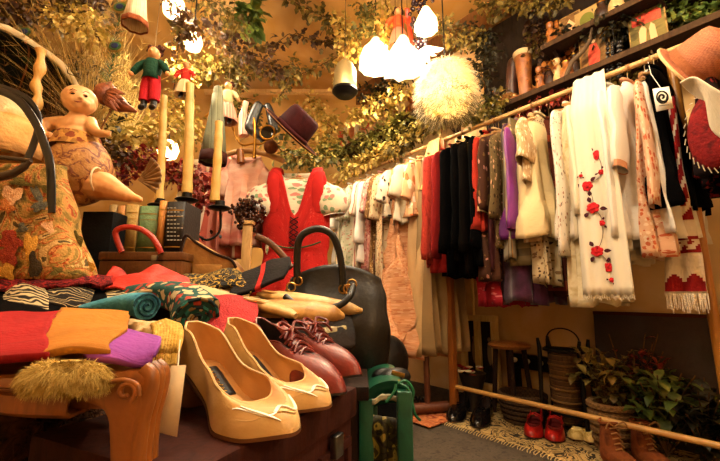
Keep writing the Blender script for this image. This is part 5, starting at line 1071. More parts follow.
# ================================================================ FOLIAGE
def lm(k, a, b, c): return M('leaf_'+k, a, 'noise', b, c, s=14, rough=.55, bump=.1, trans=.25)
LV = {'amber': lm('amber', '6a3210', '95521c', 'c08436'), 'olive': lm('olive', '3a3212', '6b5a20', '9c8338'), 'yellow': lm('yellow', '80702a', 'c0a046', 'e6cc7c'), 'brown': lm('brown', '2e1a0e', '553317', '6b5a22'), 'dark': lm('dark', '15160b', '2a260f', '453a18'), 'green': lm('green', '344a18', '5c6f28', '8c8c3a'), 'red': lm('red', '5a1014', '8c2320', 'b04a2a'), 'ivy': lm('ivy', '343412', '66601f', 'b09c4c')}  # yellow set: lamplight on the leaves is put into their colour
stemm = M('vine_stem', '4a3216', 'noise', '6a4a22', '382410', s=20)
def vine(label, pth, n, size, spread, kind, shape=1, name='ivy_garland', cat='garland', group=None, droop=.4, r=.004, hang=True):
    q = crom([P(*p) for p in pth], 40); t = thing(name, label, cat, q[20], group)
    obj('stem', MB().tube([p+Vector((rnd.gauss(0, .004), rnd.gauss(0, .004), rnd.gauss(0, .004))) for p in q], r, 6), stemm, t)
    mb = MB(); size *= .72; n = int(n*1.15)
    for i in range(n):
        f = rnd.random()*39.99; k = int(f); p = q[k].lerp(q[k+1], f-k)
        off = Vector((rnd.gauss(0, 1), rnd.gauss(0, 1), rnd.gauss(0, 1))); off = off.normalized()*spread*rnd.random()**.6
        d = off.normalized()*.8+Vector((rnd.gauss(0, .4), rnd.gauss(0, .4), rnd.gauss(-droop, .4))); L = size*rnd.uniform(.6, 1.25)
        mb.leaf(p+off, d, Vector((rnd.gauss(0, .5), rnd.gauss(0, .5), 1)), L, L*rnd.uniform(.6, .9), .3, shape)
    obj('foliage', mb, LV[kind], t); return t
V = vine
V('dark brown leafy garland hanging at top left beside the globe lamp', [(176, 2, 1.7), (182, 18, 1.65), (186, 30, 1.65), (178, 40, 1.7)], 150, .05, .06, 'brown')
V('brown leaved garland crossing the ceiling from globe lamp to middle', [(205, 25, 1.9), (222, 40, 1.95), (240, 52, 2.0), (262, 58, 2.05), (272, 70, 2.1)], 230, .06, .085, 'brown')
V('fresh green spider plant hanging from the ceiling in the middle left', [(252, 12, 2.2), (250, 20, 2.2), (244, 28, 2.2)], 70, .16, .05, 'green', 2, 'spider_plant', 'plant')
V('olive vine along the ceiling above the spider plant, top left of centre', [(196, -4, 2.0), (212, 10, 2.0), (228, 18, 2.0), (238, 28, 2.05), (225, 40, 2.0)], 170, .055, .08, 'olive')
V('dark thin vine crossing the tan ceiling cloth in the centre', [(268, 50, 2.4), (292, 34, 2.5), (312, 40, 2.55), (326, 42, 2.6), (340, 40, 2.6)], 90, .07, .05, 'brown')
V('thin vine sagging across the back wall from spider plant to metal lantern', [(235, 62, 2.5), (256, 72, 2.55), (275, 76, 2.55), (293, 77, 2.6), (318, 66, 2.6), (338, 58, 2.6)], 130, .07, .05, 'olive')
V('vine trailing down above the burgundy hat', [(292, 60, 2.4), (290, 74, 2.35), (284, 90, 2.35), (278, 97, 2.35)], 70, .06, .05, 'olive')
V('ceiling vine at top centre running to the white cloth lamp', [(280, -6, 2.3), (305, 8, 2.4), (322, 16, 2.4), (338, 26, 2.4)], 110, .07, .06, 'olive')
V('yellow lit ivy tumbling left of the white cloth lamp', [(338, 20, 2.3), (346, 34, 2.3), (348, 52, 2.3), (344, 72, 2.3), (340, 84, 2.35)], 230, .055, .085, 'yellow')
V('ivy wound round the cords of the white cloth lamp', [(356, 2, 2.25), (370, 14, 2.2), (366, 26, 2.25), (356, 40, 2.3)], 160, .055, .08, 'ivy')
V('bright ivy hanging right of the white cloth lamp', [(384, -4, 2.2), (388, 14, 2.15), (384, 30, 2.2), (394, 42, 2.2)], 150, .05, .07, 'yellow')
V('ivy running along the far upper shelf, left half', [(330, 158, 2.9), (350, 148, 2.85), (372, 140, 2.75), (392, 128, 2.7), (404, 122, 2.65)], 330, .07, .09, 'ivy')
V('ivy running along the far upper shelf, right half below the feather lamp', [(392, 150, 2.5), (408, 140, 2.5), (424, 124, 2.4), (440, 120, 2.3), (462, 112, 2.2)], 330, .06, .085, 'olive')
V('yellow green ivy spilling over the clothes rail at its far end', [(340, 174, 2.8), (356, 166, 2.75), (372, 158, 2.7), (390, 150, 2.65), (410, 140, 2.55)], 300, .06, .07, 'yellow')
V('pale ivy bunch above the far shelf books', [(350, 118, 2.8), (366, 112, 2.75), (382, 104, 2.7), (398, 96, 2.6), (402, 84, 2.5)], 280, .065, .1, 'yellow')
V('dark ivy between frilled lamp and far shelf', [(362, 96, 2.75), (378, 92, 2.7), (394, 84, 2.6), (404, 76, 2.5)], 200, .06, .08, 'dark')
V('dark ivy mass right of the feather lampshade', [(462, 30, 2.2), (478, 40, 2.15), (490, 50, 2.1), (480, 66, 2.1), (486, 90, 2.1)], 330, .05, .1, 'dark')
V('olive ivy hanging from the ceiling beam right of the tulip lamp', [(440, 20, 2.0), (452, 36, 2.0), (466, 40, 2.0), (482, 32, 2.1)], 200, .05, .07, 'olive')
V('green ivy below the feather lampshade beside the shelf end', [(468, 118, 2.1), (480, 112, 2.1), (494, 106, 2.1), (502, 98, 2.1)], 220, .05, .07, 'ivy')
V('dark leafy garland along the top of the right hand wall', [(478, 6, 2.3), (500, 8, 2.2), (522, 4, 2.0), (545, 2, 1.9), (570, -6, 1.8)], 240, .06, .07, 'olive')
V('dark green garland over the right upper shelf', [(604, 30, 1.72), (622, 20, 1.7), (646, 12, 1.66), (668, 6, 1.62), (690, -4, 1.6)], 420, .055, .1, 'dark')
V('olive garland trailing behind the red picture cards', [(612, 22, 1.74), (634, 22, 1.7), (656, 28, 1.66), (668, 38, 1.62), (664, 50, 1.6)], 240, .05, .07, 'olive')
V('green leaf garland at the top right corner beside the straw hat', [(654, 2, 1.6), (672, 12, 1.58), (690, 14, 1.55), (712, 20, 1.5)], 190, .055, .06, 'green')
V('red leaved garland behind the shell fan', [(118, 176, 1.65), (132, 164, 1.65), (150, 160, 1.7), (170, 172, 1.7), (196, 178, 1.7)], 330, .045, .07, 'red', 0)
V('dark red berry garland between the two right candles', [(168, 184, 1.62), (180, 172, 1.66), (198, 178, 1.66), (204, 192, 1.62), (196, 206, 1.6)], 240, .04, .06, 'red', 0)
V('yellow lit leaves behind the doll and the bird ornament', [(104, 128, 1.75), (120, 134, 1.75), (140, 136, 1.8), (160, 130, 1.85), (176, 122, 1.9)], 330, .055, .1, 'yellow')
V('olive leaves filling the corner behind the doll head', [(52, 110, 1.65), (62, 90, 1.65), (80, 76, 1.65), (96, 88, 1.65), (104, 112, 1.65)], 420, .05, .1, 'dark')
V('brown leaf spray behind the pale leg of the doll', [(90, 140, 1.5), (104, 148, 1.5), (118, 152, 1.5), (126, 160, 1.5)], 150, .035, .05, 'brown', 0)
V('pale yellow leaves hanging behind the tall middle candle', [(178, 60, 2.0), (186, 80, 2.05), (178, 100, 2.1), (190, 120, 2.1), (196, 140, 2.15)], 300, .05, .09, 'yellow')
V('brown and green leaves around the grey green bell skirt', [(200, 62, 2.1), (212, 72, 2.1), (226, 64, 2.1), (238, 76, 2.15), (236, 92, 2.15)], 260, .05, .08, 'olive')
V('ivy behind the brass hook rack', [(228, 106, 2.6), (250, 112, 2.6), (282, 150, 2.6), (306, 158, 2.6), (328, 150, 2.7)], 330, .07, .12, 'ivy')
V('yellow leaves in the corner between burgundy hat and far shelf', [(308, 100, 3.0), (320, 116, 3.0), (332, 130, 3.0), (322, 146, 3.0), (312, 160, 3.0)], 330, .07, .13, 'yellow')
V('dry orange leaves at the very top left', [(0, 6, 1.4), (22, 14, 1.4), (52, 10, 1.42), (80, 4, 1.45), (108, 6, 1.5)], 330, .05, .09, 'brown')
V('yellow leaves hanging at top left over the parasol rim', [(58, 18, 1.35), (74, 22, 1.36), (90, 26, 1.38), (100, 40, 1.4)], 260, .04, .08, 'yellow')
V('amber dried flowers along the lower shelf behind the figurines', [(540, 84, 2.02), (556, 70, 1.98), (572, 62, 1.95), (584, 50, 1.92)], 260, .05, .07, 'amber', 0)
V('brown dried flowers hanging above the lower shelf left of the upper shelf end', [(534, 20, 2.1), (540, 36, 2.06), (536, 52, 2.04)], 170, .05, .07, 'brown', 0)
V('dark vine hanging over the upper shelf front at top right', [(560, 30, 1.88), (584, 34, 1.82), (606, 8, 1.78), (628, 4, 1.72)], 160, .05, .05, 'dark')
V('reddish brown leaves along the rail below the lower shelf', [(520, 112, 1.98), (540, 104, 1.94), (566, 98, 1.9), (590, 90, 1.84)], 200, .04, .045, 'red', 0)
V('brown vine along the rail behind the black dress hook', [(600, 88, 1.82), (620, 80, 1.76), (640, 72, 1.7)], 110, .045, .045, 'olive', 0)
# dried grasses with peacock feathers
def grass(label, base, tips, n, L, mat, w=.0012, jit=.14, name='dried_grass'):
    t = thing(name, label, 'dried plants', P(*base)); mb = MB()
    for i in range(n):
        a = P(*base)+Vector((rnd.gauss(0, .02), rnd.gauss(0, .02), rnd.gauss(0, .02))); tp = P(*tips[i % len(tips)])+Vector((rnd.gauss(0, jit), rnd.gauss(0, jit), rnd.gauss(0, jit)))
        mb.strand(a, tp-a, (tp-a).length*rnd.uniform(.7, 1.1), w, rnd.uniform(0, .25), 5)
        if i % 2 == 0:
            e = a+(tp-a)*rnd.uniform(.5, .95)
            for k in range(4): mb.strand(e, (tp-a).normalized()+Vector((rnd.gauss(0, .6), rnd.gauss(0, .6), rnd.gauss(0, .6))), .05, w*1.3, .2, 2)
    obj('stalks', mb, mat, t); return t
straww = M('grass_straw', 'b08a3c', 'noise', 'd0ab58', '7d6226', s=20, rough=.7, trans=.2)
grass('dried straw coloured grass fanning out over the parasol at top left', (88, 125, 1.5), [(20, 6, 1.5), (45, 18, 1.45), (70, 10, 1.5), (98, 20, 1.5), (118, 12, 1.55), (60, 45, 1.45), (110, 50, 1.5), (130, 40, 1.5)], 420, 1, straww)
grass('dry brown twigs sticking up between the parasol and doll', (60, 150, 1.45), [(6, 70, 1.45), (20, 56, 1.45), (38, 66, 1.5), (55, 50, 1.5), (80, 50, 1.5)], 160, 1, M('twig_brown', '4a3016', 'noise', '6b4a22', '2e1c0c', s=20), .0016, .09)
grass('pale glowing dry fern behind the bird ornament', (120, 150, 1.9), [(100, 70, 1.9), (112, 60, 1.9), (125, 66, 1.95), (140, 90, 1.95), (128, 100, 1.9)], 260, 1, M('fern_pale', 'd6b560', 'noise', 'ecd486', 'b0903e', s=20, trans=.3), .002, .1)
gcol = M('feather_green', '2f5a34', 'noise', '4a7a3c', '1f3f2a', s=20, rough=.4); ecol = M('feather_blue', '142a5a', rough=.3); ocol = M('feather_bronze', '8a6a24', rough=.35)
for i, (px, py, d, bx, by) in enumerate([(116, 47, 1.35, 96, 130), (26, 33, 1.38, 40, 110), (121, 8, 1.4, 104, 90)]):
    t = thing('peacock_feather', ['peacock feather with blue eye just left of the hanging puppet', 'peacock feather with blue eye above the parasol rim', 'peacock feather with blue eye beside the white pleated bell skirt'][i], 'feather', P(px, py, d)); c = P(px, py, d); s = sc(px, py, d)
    b = P(bx, by, d+.06); obj('quill', MB().tube(crom([b, b.lerp(c, .5)+R0*.02, c], 12), .0018, 5), straww, t); q = MB()
    dv = (c-b).normalized()
    for k in range(140): f = rnd.uniform(.55, 1.05); p = b.lerp(c, f); sd = rnd.choice((-1, 1)); q.strand(p, dv*.8+R0*sd*rnd.uniform(.3, 1.2)+F0*rnd.gauss(0, .3), .05, .0009, .15, 3)
    obj('barbs', q, gcol, t)
    for r, m_, o in ((9, ocol, 0), (6.5, gcol, .003), (4, ecol, .006)): obj('feather_eye', MB().ell(c-F0*(.004+o), (r*s, .003, r*.75*s), Matrix.Rotation(-YAW, 4, 'Z'), 18, 10), m_, t)
# ================================================================ FEATHER LAMP, GRAPES, LANTERN
fl_ = thing('feather_lampshade', 'big fluffy cream feather lampshade with grey lower fringe, above the red cardigans', 'lamp', P(446, 95, 1.95)); c = P(446, 88, 1.95); s = sc(446, 90, 1.95)
fea = M('feather_cream', 'f2deb0', 'noise', 'fbf0d2', 'dcbf80', s=12, trans=.45, bump=0, rough=.8); feg = M('feather_grey', '6b6048', 'noise', '8d8264', '463e2e', s=14, bump=0)
obj('shade_core', MB().lathe([(8*s, 27*s), (19*s, 16*s), (23*s, 0), (24*s, -18*s), (20*s, -26*s), (8*s, -30*s), (.001, -31*s)], 28, Matrix.Translation(c)), fea, fl_, solid=.003)
q = MB(); g = MB()
for i in range(5600):
    a = rnd.uniform(0, 2*pi); h = rnd.uniform(-31, 26); r = lerp([(-31, 4), (-26, 17), (-15, 24), (2, 23), (16, 19), (28, 9)], h); p = c+(R0*cos(a)+F0*sin(a))*r*s+Z0*h*s
    n_ = (R0*cos(a)+F0*sin(a))+Vector((rnd.gauss(0, .5), rnd.gauss(0, .5), rnd.gauss(-.25, .55)))
    (g if (h < -9+6*sin(a*3) and rnd.random() < .8) else q).strand(p, n_, rnd.uniform(.03, .075), .0016, .5, 3)
obj('cream_feathers', q, fea, fl_); obj('grey_fringe', g, feg, fl_, label='grey lower feather fringe')
obj('cord', MB().tube([c+Z0*27*s, Vector((c.x, c.y, 2.9))], .004, 6), iron, fl_); obj('bulb', MB().ell(c+Z0*6*s, .03, None, 12, 8), bulb_m, fl_); lamp(c+Z0*6*s-Z0*.05, 14, .05); lamp(P(432, 76, 1.7), 3, .05)
gr = thing('grape_bunch', 'long bunch of dark purple grapes hanging at top centre', 'grapes', P(422, 20, 1.9)); gm = M('grape_dark', '1d0d14', 'noise', '2e1420', '120709', s=30, rough=.2, bump=0); ttop = P(420, -8, 1.9); n = 0
for k in range(96):
    h = rnd.random()**.9; w = 13*(1-.62*h)*s; p = P(421, -6+56*h, 1.9)+R0*rnd.uniform(-1, 1)*w+F0*rnd.uniform(-1, 1)*w*.8; obj('grape', MB().ell(p, rnd.uniform(.011, .0145), None, 10, 7), gm, gr)
obj('stalk', MB().tube([P(421, 46, 1.9), ttop, Vector((ttop.x, ttop.y, 2.9))], .004, 5), stemm, gr)
ln_ = thing('metal_lantern', 'pale metal lantern with dark round base hanging left of the white cloth lamp', 'lantern', P(345, 90, 2.2)); s = sc(345, 80, 2.2); m_ = Matrix.Translation(P(345, 92, 2.2))
obj('lantern_body', MB().lathe([(11*s, 0), (12*s, 4*s), (11*s, 22*s), (8*s, 30*s), (3*s, 35*s), (.001, 36*s)], 20, m_), M('metal_pale', 'b8a878', rough=.4, metal=.7), ln_)
obj('lantern_base', MB().lathe([(.001, -4*s), (9*s, -4*s), (13*s, 0), (12*s, 3*s), (.001, 3.2*s)], 20, m_), iron, ln_); line_up(P(345, 57, 2.2), 2.9, iron, ln_, .003)
rp = thing('ribbon', 'bright orange red ribbon hanging left of the grape bunch', 'ribbon', P(409, 20, 1.95)); q = MB().grid(lambda u, v: P(407+5*u+(v-.5)*4.5, 8+38*u, 1.95+.02*sin(u*5)), 16, 3); obj('ribbon_band', q, M('ribbon_red', 'd8381c', rough=.4), rp, solid=.001); line_up(P(407, 8, 1.95), 2.9, iron, rp)
for i, (px, py) in enumerate([(396, 50), (425, 46)]):
    t = thing('paper_star', ['white folded paper ornament left of the grape tip', 'white folded paper ornament right of the grape tip'][i], 'ornament', P(px, py, 1.85)); s = sc(px, py, 1.85); c = P(px, py, 1.85); q = MB()
    for k in range(9):
        a = -2.6+k*.26+i*.3; q.leaf(c, R0*cos(a)+Z0*sin(a)+F0*rnd.gauss(0, .3), F0, 19*s, 6*s, .1, 0)
    obj('paper_petals', q, M('paper_white', 'fbf1dc', trans=.3, bump=0), t); line_up(c, 2.9, iron, t)
# ================================================================ SHELVES
def shelf(label, x0, y0, y1, z):
    t = thing('wall_shelf', label, 'shelf', Vector((2.2, (y0+y1)/2, z))); obj('shelf_board', MB().box((x0, y0, z-.025), (2.4, y1, z), None, .003), woodd, t)
    obj('shelf_edge', MB().box((x0-.006, y0, z-.028), (x0, y1, z+.003)), M('edge_brown', '352010', 'wood', '46301a', '24150a', s=5), t)
    k = int((y1-y0)/.8)+1
    for i in range(k+1):
        y = y0+.05+(y1-y0-.1)*i/k; obj('bracket', MB().prism([(x0+.05, z-.03), (2.4, z-.03), (2.4, z-.2), (2.385, z-.2)], y-.01, y+.01), woodd, t)
    return t
SU = 2.14; SL = 1.89
shelf('dark upper wall shelf at top right, above the two picture cards', 2.05, -.3, .79, SU)
shelf('far wall shelf with books and rag dolls among the ivy', 2.05, 1.55, 2.95, SU)
shelf('dark lower wall shelf just above the near half of the rail', 2.05, -.3, 1.1, SL)
# ---- things on the shelves
def at(px, x, z): return Vector((x, ysol(px, x, z), z))
FY = frame(Vector((0, 0, 0)), Vector((0, -1, 0)), Vector((1, 0, 0)))       # local frame: x along the wall to the right, y into the wall
def wallf(px, py, x, z): 
    p = at(px, x, z); return frame(p, Vector((0, -1, 0)), Vector((1, 0, 0)))
def card(label, px, py, w, h, z, mat, motif, lean=.12, x=2.12):
    f = wallf(px, py, x, z) @ Matrix.Rotation(-lean, 4, 'X'); t = thing('picture_card', label, 'picture', f)
    obj('frame_edge', MB().box((-w/2-.006, -.004, 0), (w/2+.006, .006, h+.012), f, .002), M('card_gold', '8a6630', 'noise', 'a8834a', '6a4e22', s=20), t)
    obj('picture', MB().grid(lambda u, v: f @ Vector((w*(u-.5), -.0055, .006+h*v)), 1, 1), mat, t)
    for nm, mt, pts in motif:
        q = MB(); k = q.pts([f @ Vector((w*a, -.0075, .006+h*b)) for a, b in pts]); q.f = [tuple(range(len(pts)))]; obj(nm, q, mt, t)
    return t
pg = M('picture_ground', '64421f', 'noise', '7d5a30', '432c16', s=18); pr = M('picture_red', 'b8382a', 'noise', 'cc5038', '962a20', s=20); pf = M('picture_skin', 'd8a878', bump=0); pdk = M('picture_dark', '2b2018')
def oval(cx, cy, rx, ry, n=14): return [(cx+rx*cos(2*pi*i/n), cy+ry*sin(2*pi*i/n)) for i in range(n)]
card('tall picture card of a figure in red, standing left of the black beads', 596, 76, .135, .25, SL, pg, [('painted_dress', pr, [(-.2, .1), (.15, .05), (.22, .4), (.1, .66), (-.12, .68), (-.22, .42)]), ('painted_face', pf, oval(0, .76, .1, .08)), ('painted_hair', pdk, oval(0, .85, .13, .06))])
card('picture card with two pale figures and red sky, right of the black beads', 650, 62, .14, .22, SL, M('picture_olive', '5f5226', 'noise', '7a6a38', '443a1c', s=14), [('painted_sky', pr, [(-.42, .68), (.42, .62), (.42, .94), (-.42, .94)]), ('painted_figure', pf, [(-.25, .1), (-.08, .08), (-.02, .5), (-.12, .66), (-.24, .5)]), ('painted_figure', pf, [(.06, .1), (.26, .12), (.22, .52), (.12, .62), (.05, .48)])])
card('cream framed picture with a green motif standing on the upper shelf', 588, 18, .12, .14, SU, M('picture_cream', 'a08450'), [('painted_motif', M('picture_green', '6a6a28'), oval(0, .5, .3, .32))])
card('small brown diamond framed picture on the upper shelf, top right of centre', 571, 22, .1, .16, SU, pg, [('painted_motif', pf, [(0, .2), (.3, .5), (0, .8), (-.3, .5)])])
# coil of black beads
bc = thing('bead_necklace', 'hanging hank of shiny black beads between the two red picture cards', 'beads', onX(614, 60, 2.08)); bl_ = M('bead_black', '0f0c0c', rough=.15, bump=0); s = .0045
for k in range(60):
    a = k*.9; p = onX(614+7*cos(a), 42+k*.62, 2.08); obj('bead', MB().ell(p, .0095, None, 10, 7), bl_, bc)
obj('cord', MB().tube([onX(614, 40, 2.08), Vector((2.08, onX(614, 40, 2.08).y, SU-.025))], .0015, 5), iron, bc)
def lathe_thing(name, label, cat, px, x, z, prof, mat, parts=(), n=20, wob=0, wk=0, group=None):
    p = at(px, x, z); t = thing(name, label, cat, p, group); m_ = Matrix.Translation(p); obj('body', MB().lathe(prof, n, m_, wob=wob, wk=wk), mat, t)
    for nm, pr_, mt in parts: obj(nm, MB().lathe(pr_, n, m_), mt, t)
    return t
# tall brown boot on the lower shelf
p = at(527, 2.2, SL); q = MB(); q.tube([p+Z0*.03, p+Z0*.16, p+Z0*.36], [.04, .042, .055], 14).ell(p+Vector((-.05, .02, .028)), (.08, .038, .03), Matrix.Rotation(2.7, 4, 'Z'), 14, 10).ell(p+Z0*.03, (.042, .04, .035), None, 12, 8)
bo = thing('boot', 'tall tan leather riding boot standing on the lower shelf end', 'boot', p); btan = M('boot_tan', '8a4a1c', 'noise', 'a3602a', '6b3612', s=10, rough=.4, bump=.1)
obj('shaft', remesh(q, .008, 5), btan, bo); obj('top_band', MB().lathe([(.057, .34), (.06, .375), (.05, .377)], 20, Matrix.Translation(p)), M('band_cream', 'd0b484'), bo); obj('sole', MB().ell(p+Vector((-.035, .015, .006)), (.1, .042, .007), Matrix.Rotation(2.7, 4, 'Z'), 18, 6), bsole, bo)
bo2 = blob('boot', 'dark brown leather boot behind the tan riding boot', 'boot', [('t', [at(512, 2.24, SL+.03), at(512, 2.24, SL+.2), at(514, 2.24, SL+.36)], [.035, .04, .045]), ('e', at(508, 2.2, SL+.03), (.06, .04, .03))], M('leather_darkbrown', '3a1c10', 'noise', '4d2716', '2a130a', s=10, rough=.4), .008, 5)
bkt = thing('shell_basket', 'small basket heaped with cream shells on the lower shelf', 'basket', at(508, 2.13, SL)); p = at(508, 2.13, SL); obj('basket', MB().lathe([(.001, .003), (.055, .003), (.07, .06), (.072, .065), (.065, .065), (.05, .01)], 24, Matrix.Translation(p), wob=.02, wk=12), M('wicker', '7a4e22', 'check', '94642f', s=90, bump=.6), bkt)
shm = M('shell_cream', 'c99a5a', 'noise', 'e0bd82', '96642c', s=30, rough=.4)
for k in range(34):
    a = rnd.uniform(0, 6.28); r = rnd.uniform(0, .058); o = top('seashell', ['cream curled shell in the heap of the shelf basket', 'cream curled shell in the heap of the shelf basket'][0], 'shell', MB().lathe([(.001, .0), (.011, .004), (.013, .011), (.008, .018), (.001, .026)], 10, Matrix.Translation(p+Vector((r*cos(a), r*sin(a), .052+.035*(1-r/.06)*rnd.uniform(.4, 1)))) @ Euler((rnd.uniform(0, 3), rnd.uniform(0, 3), 0)).to_matrix().to_4x4(), wob=.1, wk=6), shm, 'shells heaped in the shelf basket')
amber = M('ornament_amber', '84431a', 'noise', 'a05f28', '5f2e0e', s=16, rough=.35); dkb = M('ornament_dark', '24150e', 'noise', '3a2216', '150b07', s=16, rough=.4); cera = M('ceramic_cream', 'b8935a', 'noise', 'ccac74', '9a7840', s=12, rough=.3)
vase = [(.001, 0), (.03, 0), (.042, .04), (.036, .08), (.018, .11), (.02, .13), (.022, .135)]; bottle = [(.001, 0), (.028, 0), (.03, .09), (.012, .13), (.012, .17), (.015, .172)]; figur = [(.001, 0), (.035, 0), (.03, .03), (.02, .08), (.026, .10), (.018, .125), (.012, .135), (.02, .15), (.018, .17), (.001, .18)]
for i, (nm, cat, lb, px, x, z, pr_, mt) in enumerate([
 ('figurine', 'figurine', 'amber wooden figurine just right of the tan riding boot', 541, 2.12, SL, figur, amber), ('bottle', 'bottle', 'dark brown bottle, second right of the tan riding boot', 551, 2.14, SL, bottle, dkb), ('figurine', 'figurine', 'cream ceramic figurine in the middle of the lower shelf', 559, 2.12, SL, figur, cera), ('vase', 'vase', 'amber glazed vase left of the tall picture card', 568, 2.13, SL, vase, amber), ('bottle', 'bottle', 'dark bottle touching the tall picture card on its left', 577, 2.15, SL, bottle, dkb),
 ('vase', 'vase', 'dark vase at the left end of the visible lower shelf', 497, 2.1, SL, vase, dkb), ('figurine', 'figurine', 'amber figurine on the upper shelf at its left end', 552, 2.12, SU, figur, amber), ('vase', 'vase', 'cream vase on the upper shelf, right of the dark glazed vase', 618, 2.12, SU, vase, cera), ('bottle', 'bottle', 'amber bottle on the upper shelf just left of the diamond framed picture', 559, 2.14, SU, bottle, amber), ('vase', 'vase', 'dark vase on the upper shelf right of the cream framed picture', 604, 2.13, SU, vase, dkb),
 ('figurine', 'figurine', 'cream figurine on the far upper shelf, left of the feather lampshade', 424, 2.13, SU, figur, cera), ('vase', 'vase', 'amber vase on the far upper shelf amid the ivy', 396, 2.13, SU, vase, amber)]): lathe_thing(nm, lb, cat, px, x, z, pr_, mt, [('rim', [(pr_[-2][0]*1.1, pr_[-2][1]-.004), (pr_[-2][0]*1.12, pr_[-2][1]+.004)], brass)] if nm != 'figurine' else [('plinth', [(.037, -.0), (.037, .008), (.03, .01)], dkb)])
dr = thing('driftwood', 'curved grey brown driftwood stick leaning left of the tall picture card', 'stick', at(575, 2.06, SL)); obj('stick', MB().tube([onX(*q, 2.06) for q in [(566, 76), (572, 62), (584, 50), (590, 40), (592, 28)]], [.012, .014, .012, .009, .006], 8), M('driftwood', '4d3a28', 'wood', '65503a', '352618', s=6), dr)
for i, (px, c, c2, h, w) in enumerate([(338, 'c0452c', 'd0603c', .24, .05), (343, 'd9c294', 'e6d4ae', .25, .035), (348, 'b8663a', 'cc7e4c', .22, .045), (354, 'e0cda0', 'ecdcb8', .25, .03), (359, 'a83828', 'bf5038', .23, .04)]):
    f = wallf(px, 120, 2.12, SU); t = thing('book', ['red', 'cream', 'tan', 'pale cream', 'dark red'][i]+' book on the far upper shelf, '+['leftmost of the five', 'second from the left of five', 'middle one of the five', 'fourth from the left of five', 'rightmost of the five'][i], 'book', f, 'books on the far upper shelf'); obj('cover', MB().box((0, 0, 0), (w, .16, h), f, .003), M('shelfbook_'+str(i), c, 'noise', c2, c, s=12), t); obj('pages', MB().box((.004, .004, .004), (w-.004, .161, h+.001), f), M('paper_old'), t)
for i, (px, h) in enumerate([(362, .0), (374, .0), (384, .0), (412, .0)]):
    p = at(px, 2.14, SU+.07); t = thing('rag_doll', 'cream rag doll seated on the far upper shelf, '+['next to the books', 'second from the books', 'third from the books', 'nearest the feather lampshade'][i], 'doll', p, 'rag dolls on the far upper shelf'); obj('body', remesh(MB().ell(p, (.05, .045, .07), None, 12, 8).ell(p+Z0*.11, (.04, .038, .045), None, 12, 8).tube([p+Vector((-.03, .03, .03)), p+Vector((-.07, .06, -.03))], .018, 8).tube([p+Vector((-.03, -.03, .03)), p+Vector((-.07, -.06, -.03))], .018, 8).tube([p-Z0*.04, p+Vector((-.1, .02, -.05))], .022, 8), .009, 3), [cera, M('rag_pink', 'd9a080'), cera, amber][i], t); obj('hair', MB().ell(p+Vector((.01, 0, .125)), (.042, .044, .04), None, 10, 8), [amber, dkb, dkb, dkb][i], t)
# ================================================================ FLOOR ALONG THE RACK
def Fl(px, py, z=0): return onZ(px, py, z)
mat_ = thing('floor_mat', 'long cream and black leaf patterned mat on the floor under the shoes', 'mat', (2.05, .6, 0))
q = MB().grid(lambda u, v: Vector((1.77+.56*v+.008*sin(u*40), -.35+1.85*u, .006+.003*noise.noise(Vector((u*30, v*9, 0))))), 80, 12); obj('mat_cloth', q, M('mat_leaf', 'b89a62', 'blotch', '2a2014', '6a5530', s=13, bump=.4), mat_, solid=.005)
q = MB()
for k in range(120): y = -.34+1.82*k/119; q.tube([Vector((1.772, y, .009)), Vector((1.755, y+.004, .004)), Vector((1.738, y+rnd.uniform(-.006, .006), .002))], .0022, 4)
obj('fringe', q, M('fringe_cream', 'c9ae78'), mat_)
rg = thing('rug', 'small orange and rust rug corner beside the wooden bed frame', 'rug', (1.7, 1.5, 0)); obj('rug_cloth', MB().grid(lambda u, v: Vector((1.62+.26*u, 1.36+.32*v, .012+.004*noise.noise(Vector((u*9, v*9, 3))))), 14, 14), M('rug_orange', 'a8502a', 'noise', 'c87a48', '7a2f18', s=22, bump=.5), rg, solid=.006)
def fshoe(label, toe_px, heel_px, L, W, mat, lining, solem, name, group, **k):
    a = Fl(*toe_px); b = Fl(*heel_px); h = a-b; h.z = 0; a.z = .012
    return shoe(label, a, h, L, W, mat, lining, solem, name=name, group=group, **k)
patent = M('patent_black', '0d0a0a', rough=.12, bump=0); 
for lb, tp, hp in (('shiny black loafer on the mat, nearer the wooden bed frame', (451, 425), (476, 402)), ('shiny black loafer on the mat, right one of the black pair', (476, 431), (499, 403))):
    t, m, surf, O, T, zs, half, loop, io = fshoe(lb, tp, hp, .30, .112, patent, blin, bsole, 'loafer', 'black loafers on the mat', heel=.022, counter=.07, throat=.55, vamp=.06, toebox=.045)
    obj('saddle_strap', MB().tube([m @ Vector(p) for p in crom([(.15, -.042, .03), (.158, -.024, .062), (.162, 0, .073), (.158, .024, .062), (.15, .042, .03)], 12)], .008, 8, flat=.4, up=(0, 0, 1)), patent, t)
redl = M('leather_red', '9c1510', 'noise', 'b01c14', '84100c', s=12, rough=.3, bump=.05)
for lb, tp, hp in (('red leather strap shoe on the mat, left one of the pair', (531, 442), (549, 412)), ('red leather strap shoe on the mat, right one of the pair', (553, 446), (566, 414))):
    t, m, surf, O, T, zs, half, loop, io = fshoe(lb, tp, hp, .24, .092, redl, M('lining_red', '5a0f0c'), bsole, 'strap_shoe', 'red strap shoes', heel=.055, counter=.06, throat=.66, vamp=.042, toebox=.04)
    for x in (.10, .13): obj('strap', MB().tube([m @ Vector((x, y, z)) for y, z in ((-.034, .055), (-.026, .078), (0, .088), (.026, .078), (.034, .055))], .007, 8, flat=.4, up=(0, 0, 1)), redl, t)
    obj('buckle', MB().tube([m @ Vector((.115+.009*cos(a), -.033, .066+.009*sin(a))) for a in [i*pi/6 for i in range(13)]], .002, 5), gd, t)
suede = M('suede_brown', '6a3414', 'noise', '80431c', '52260d', s=14, rough=.9, bump=.4, bs=250)
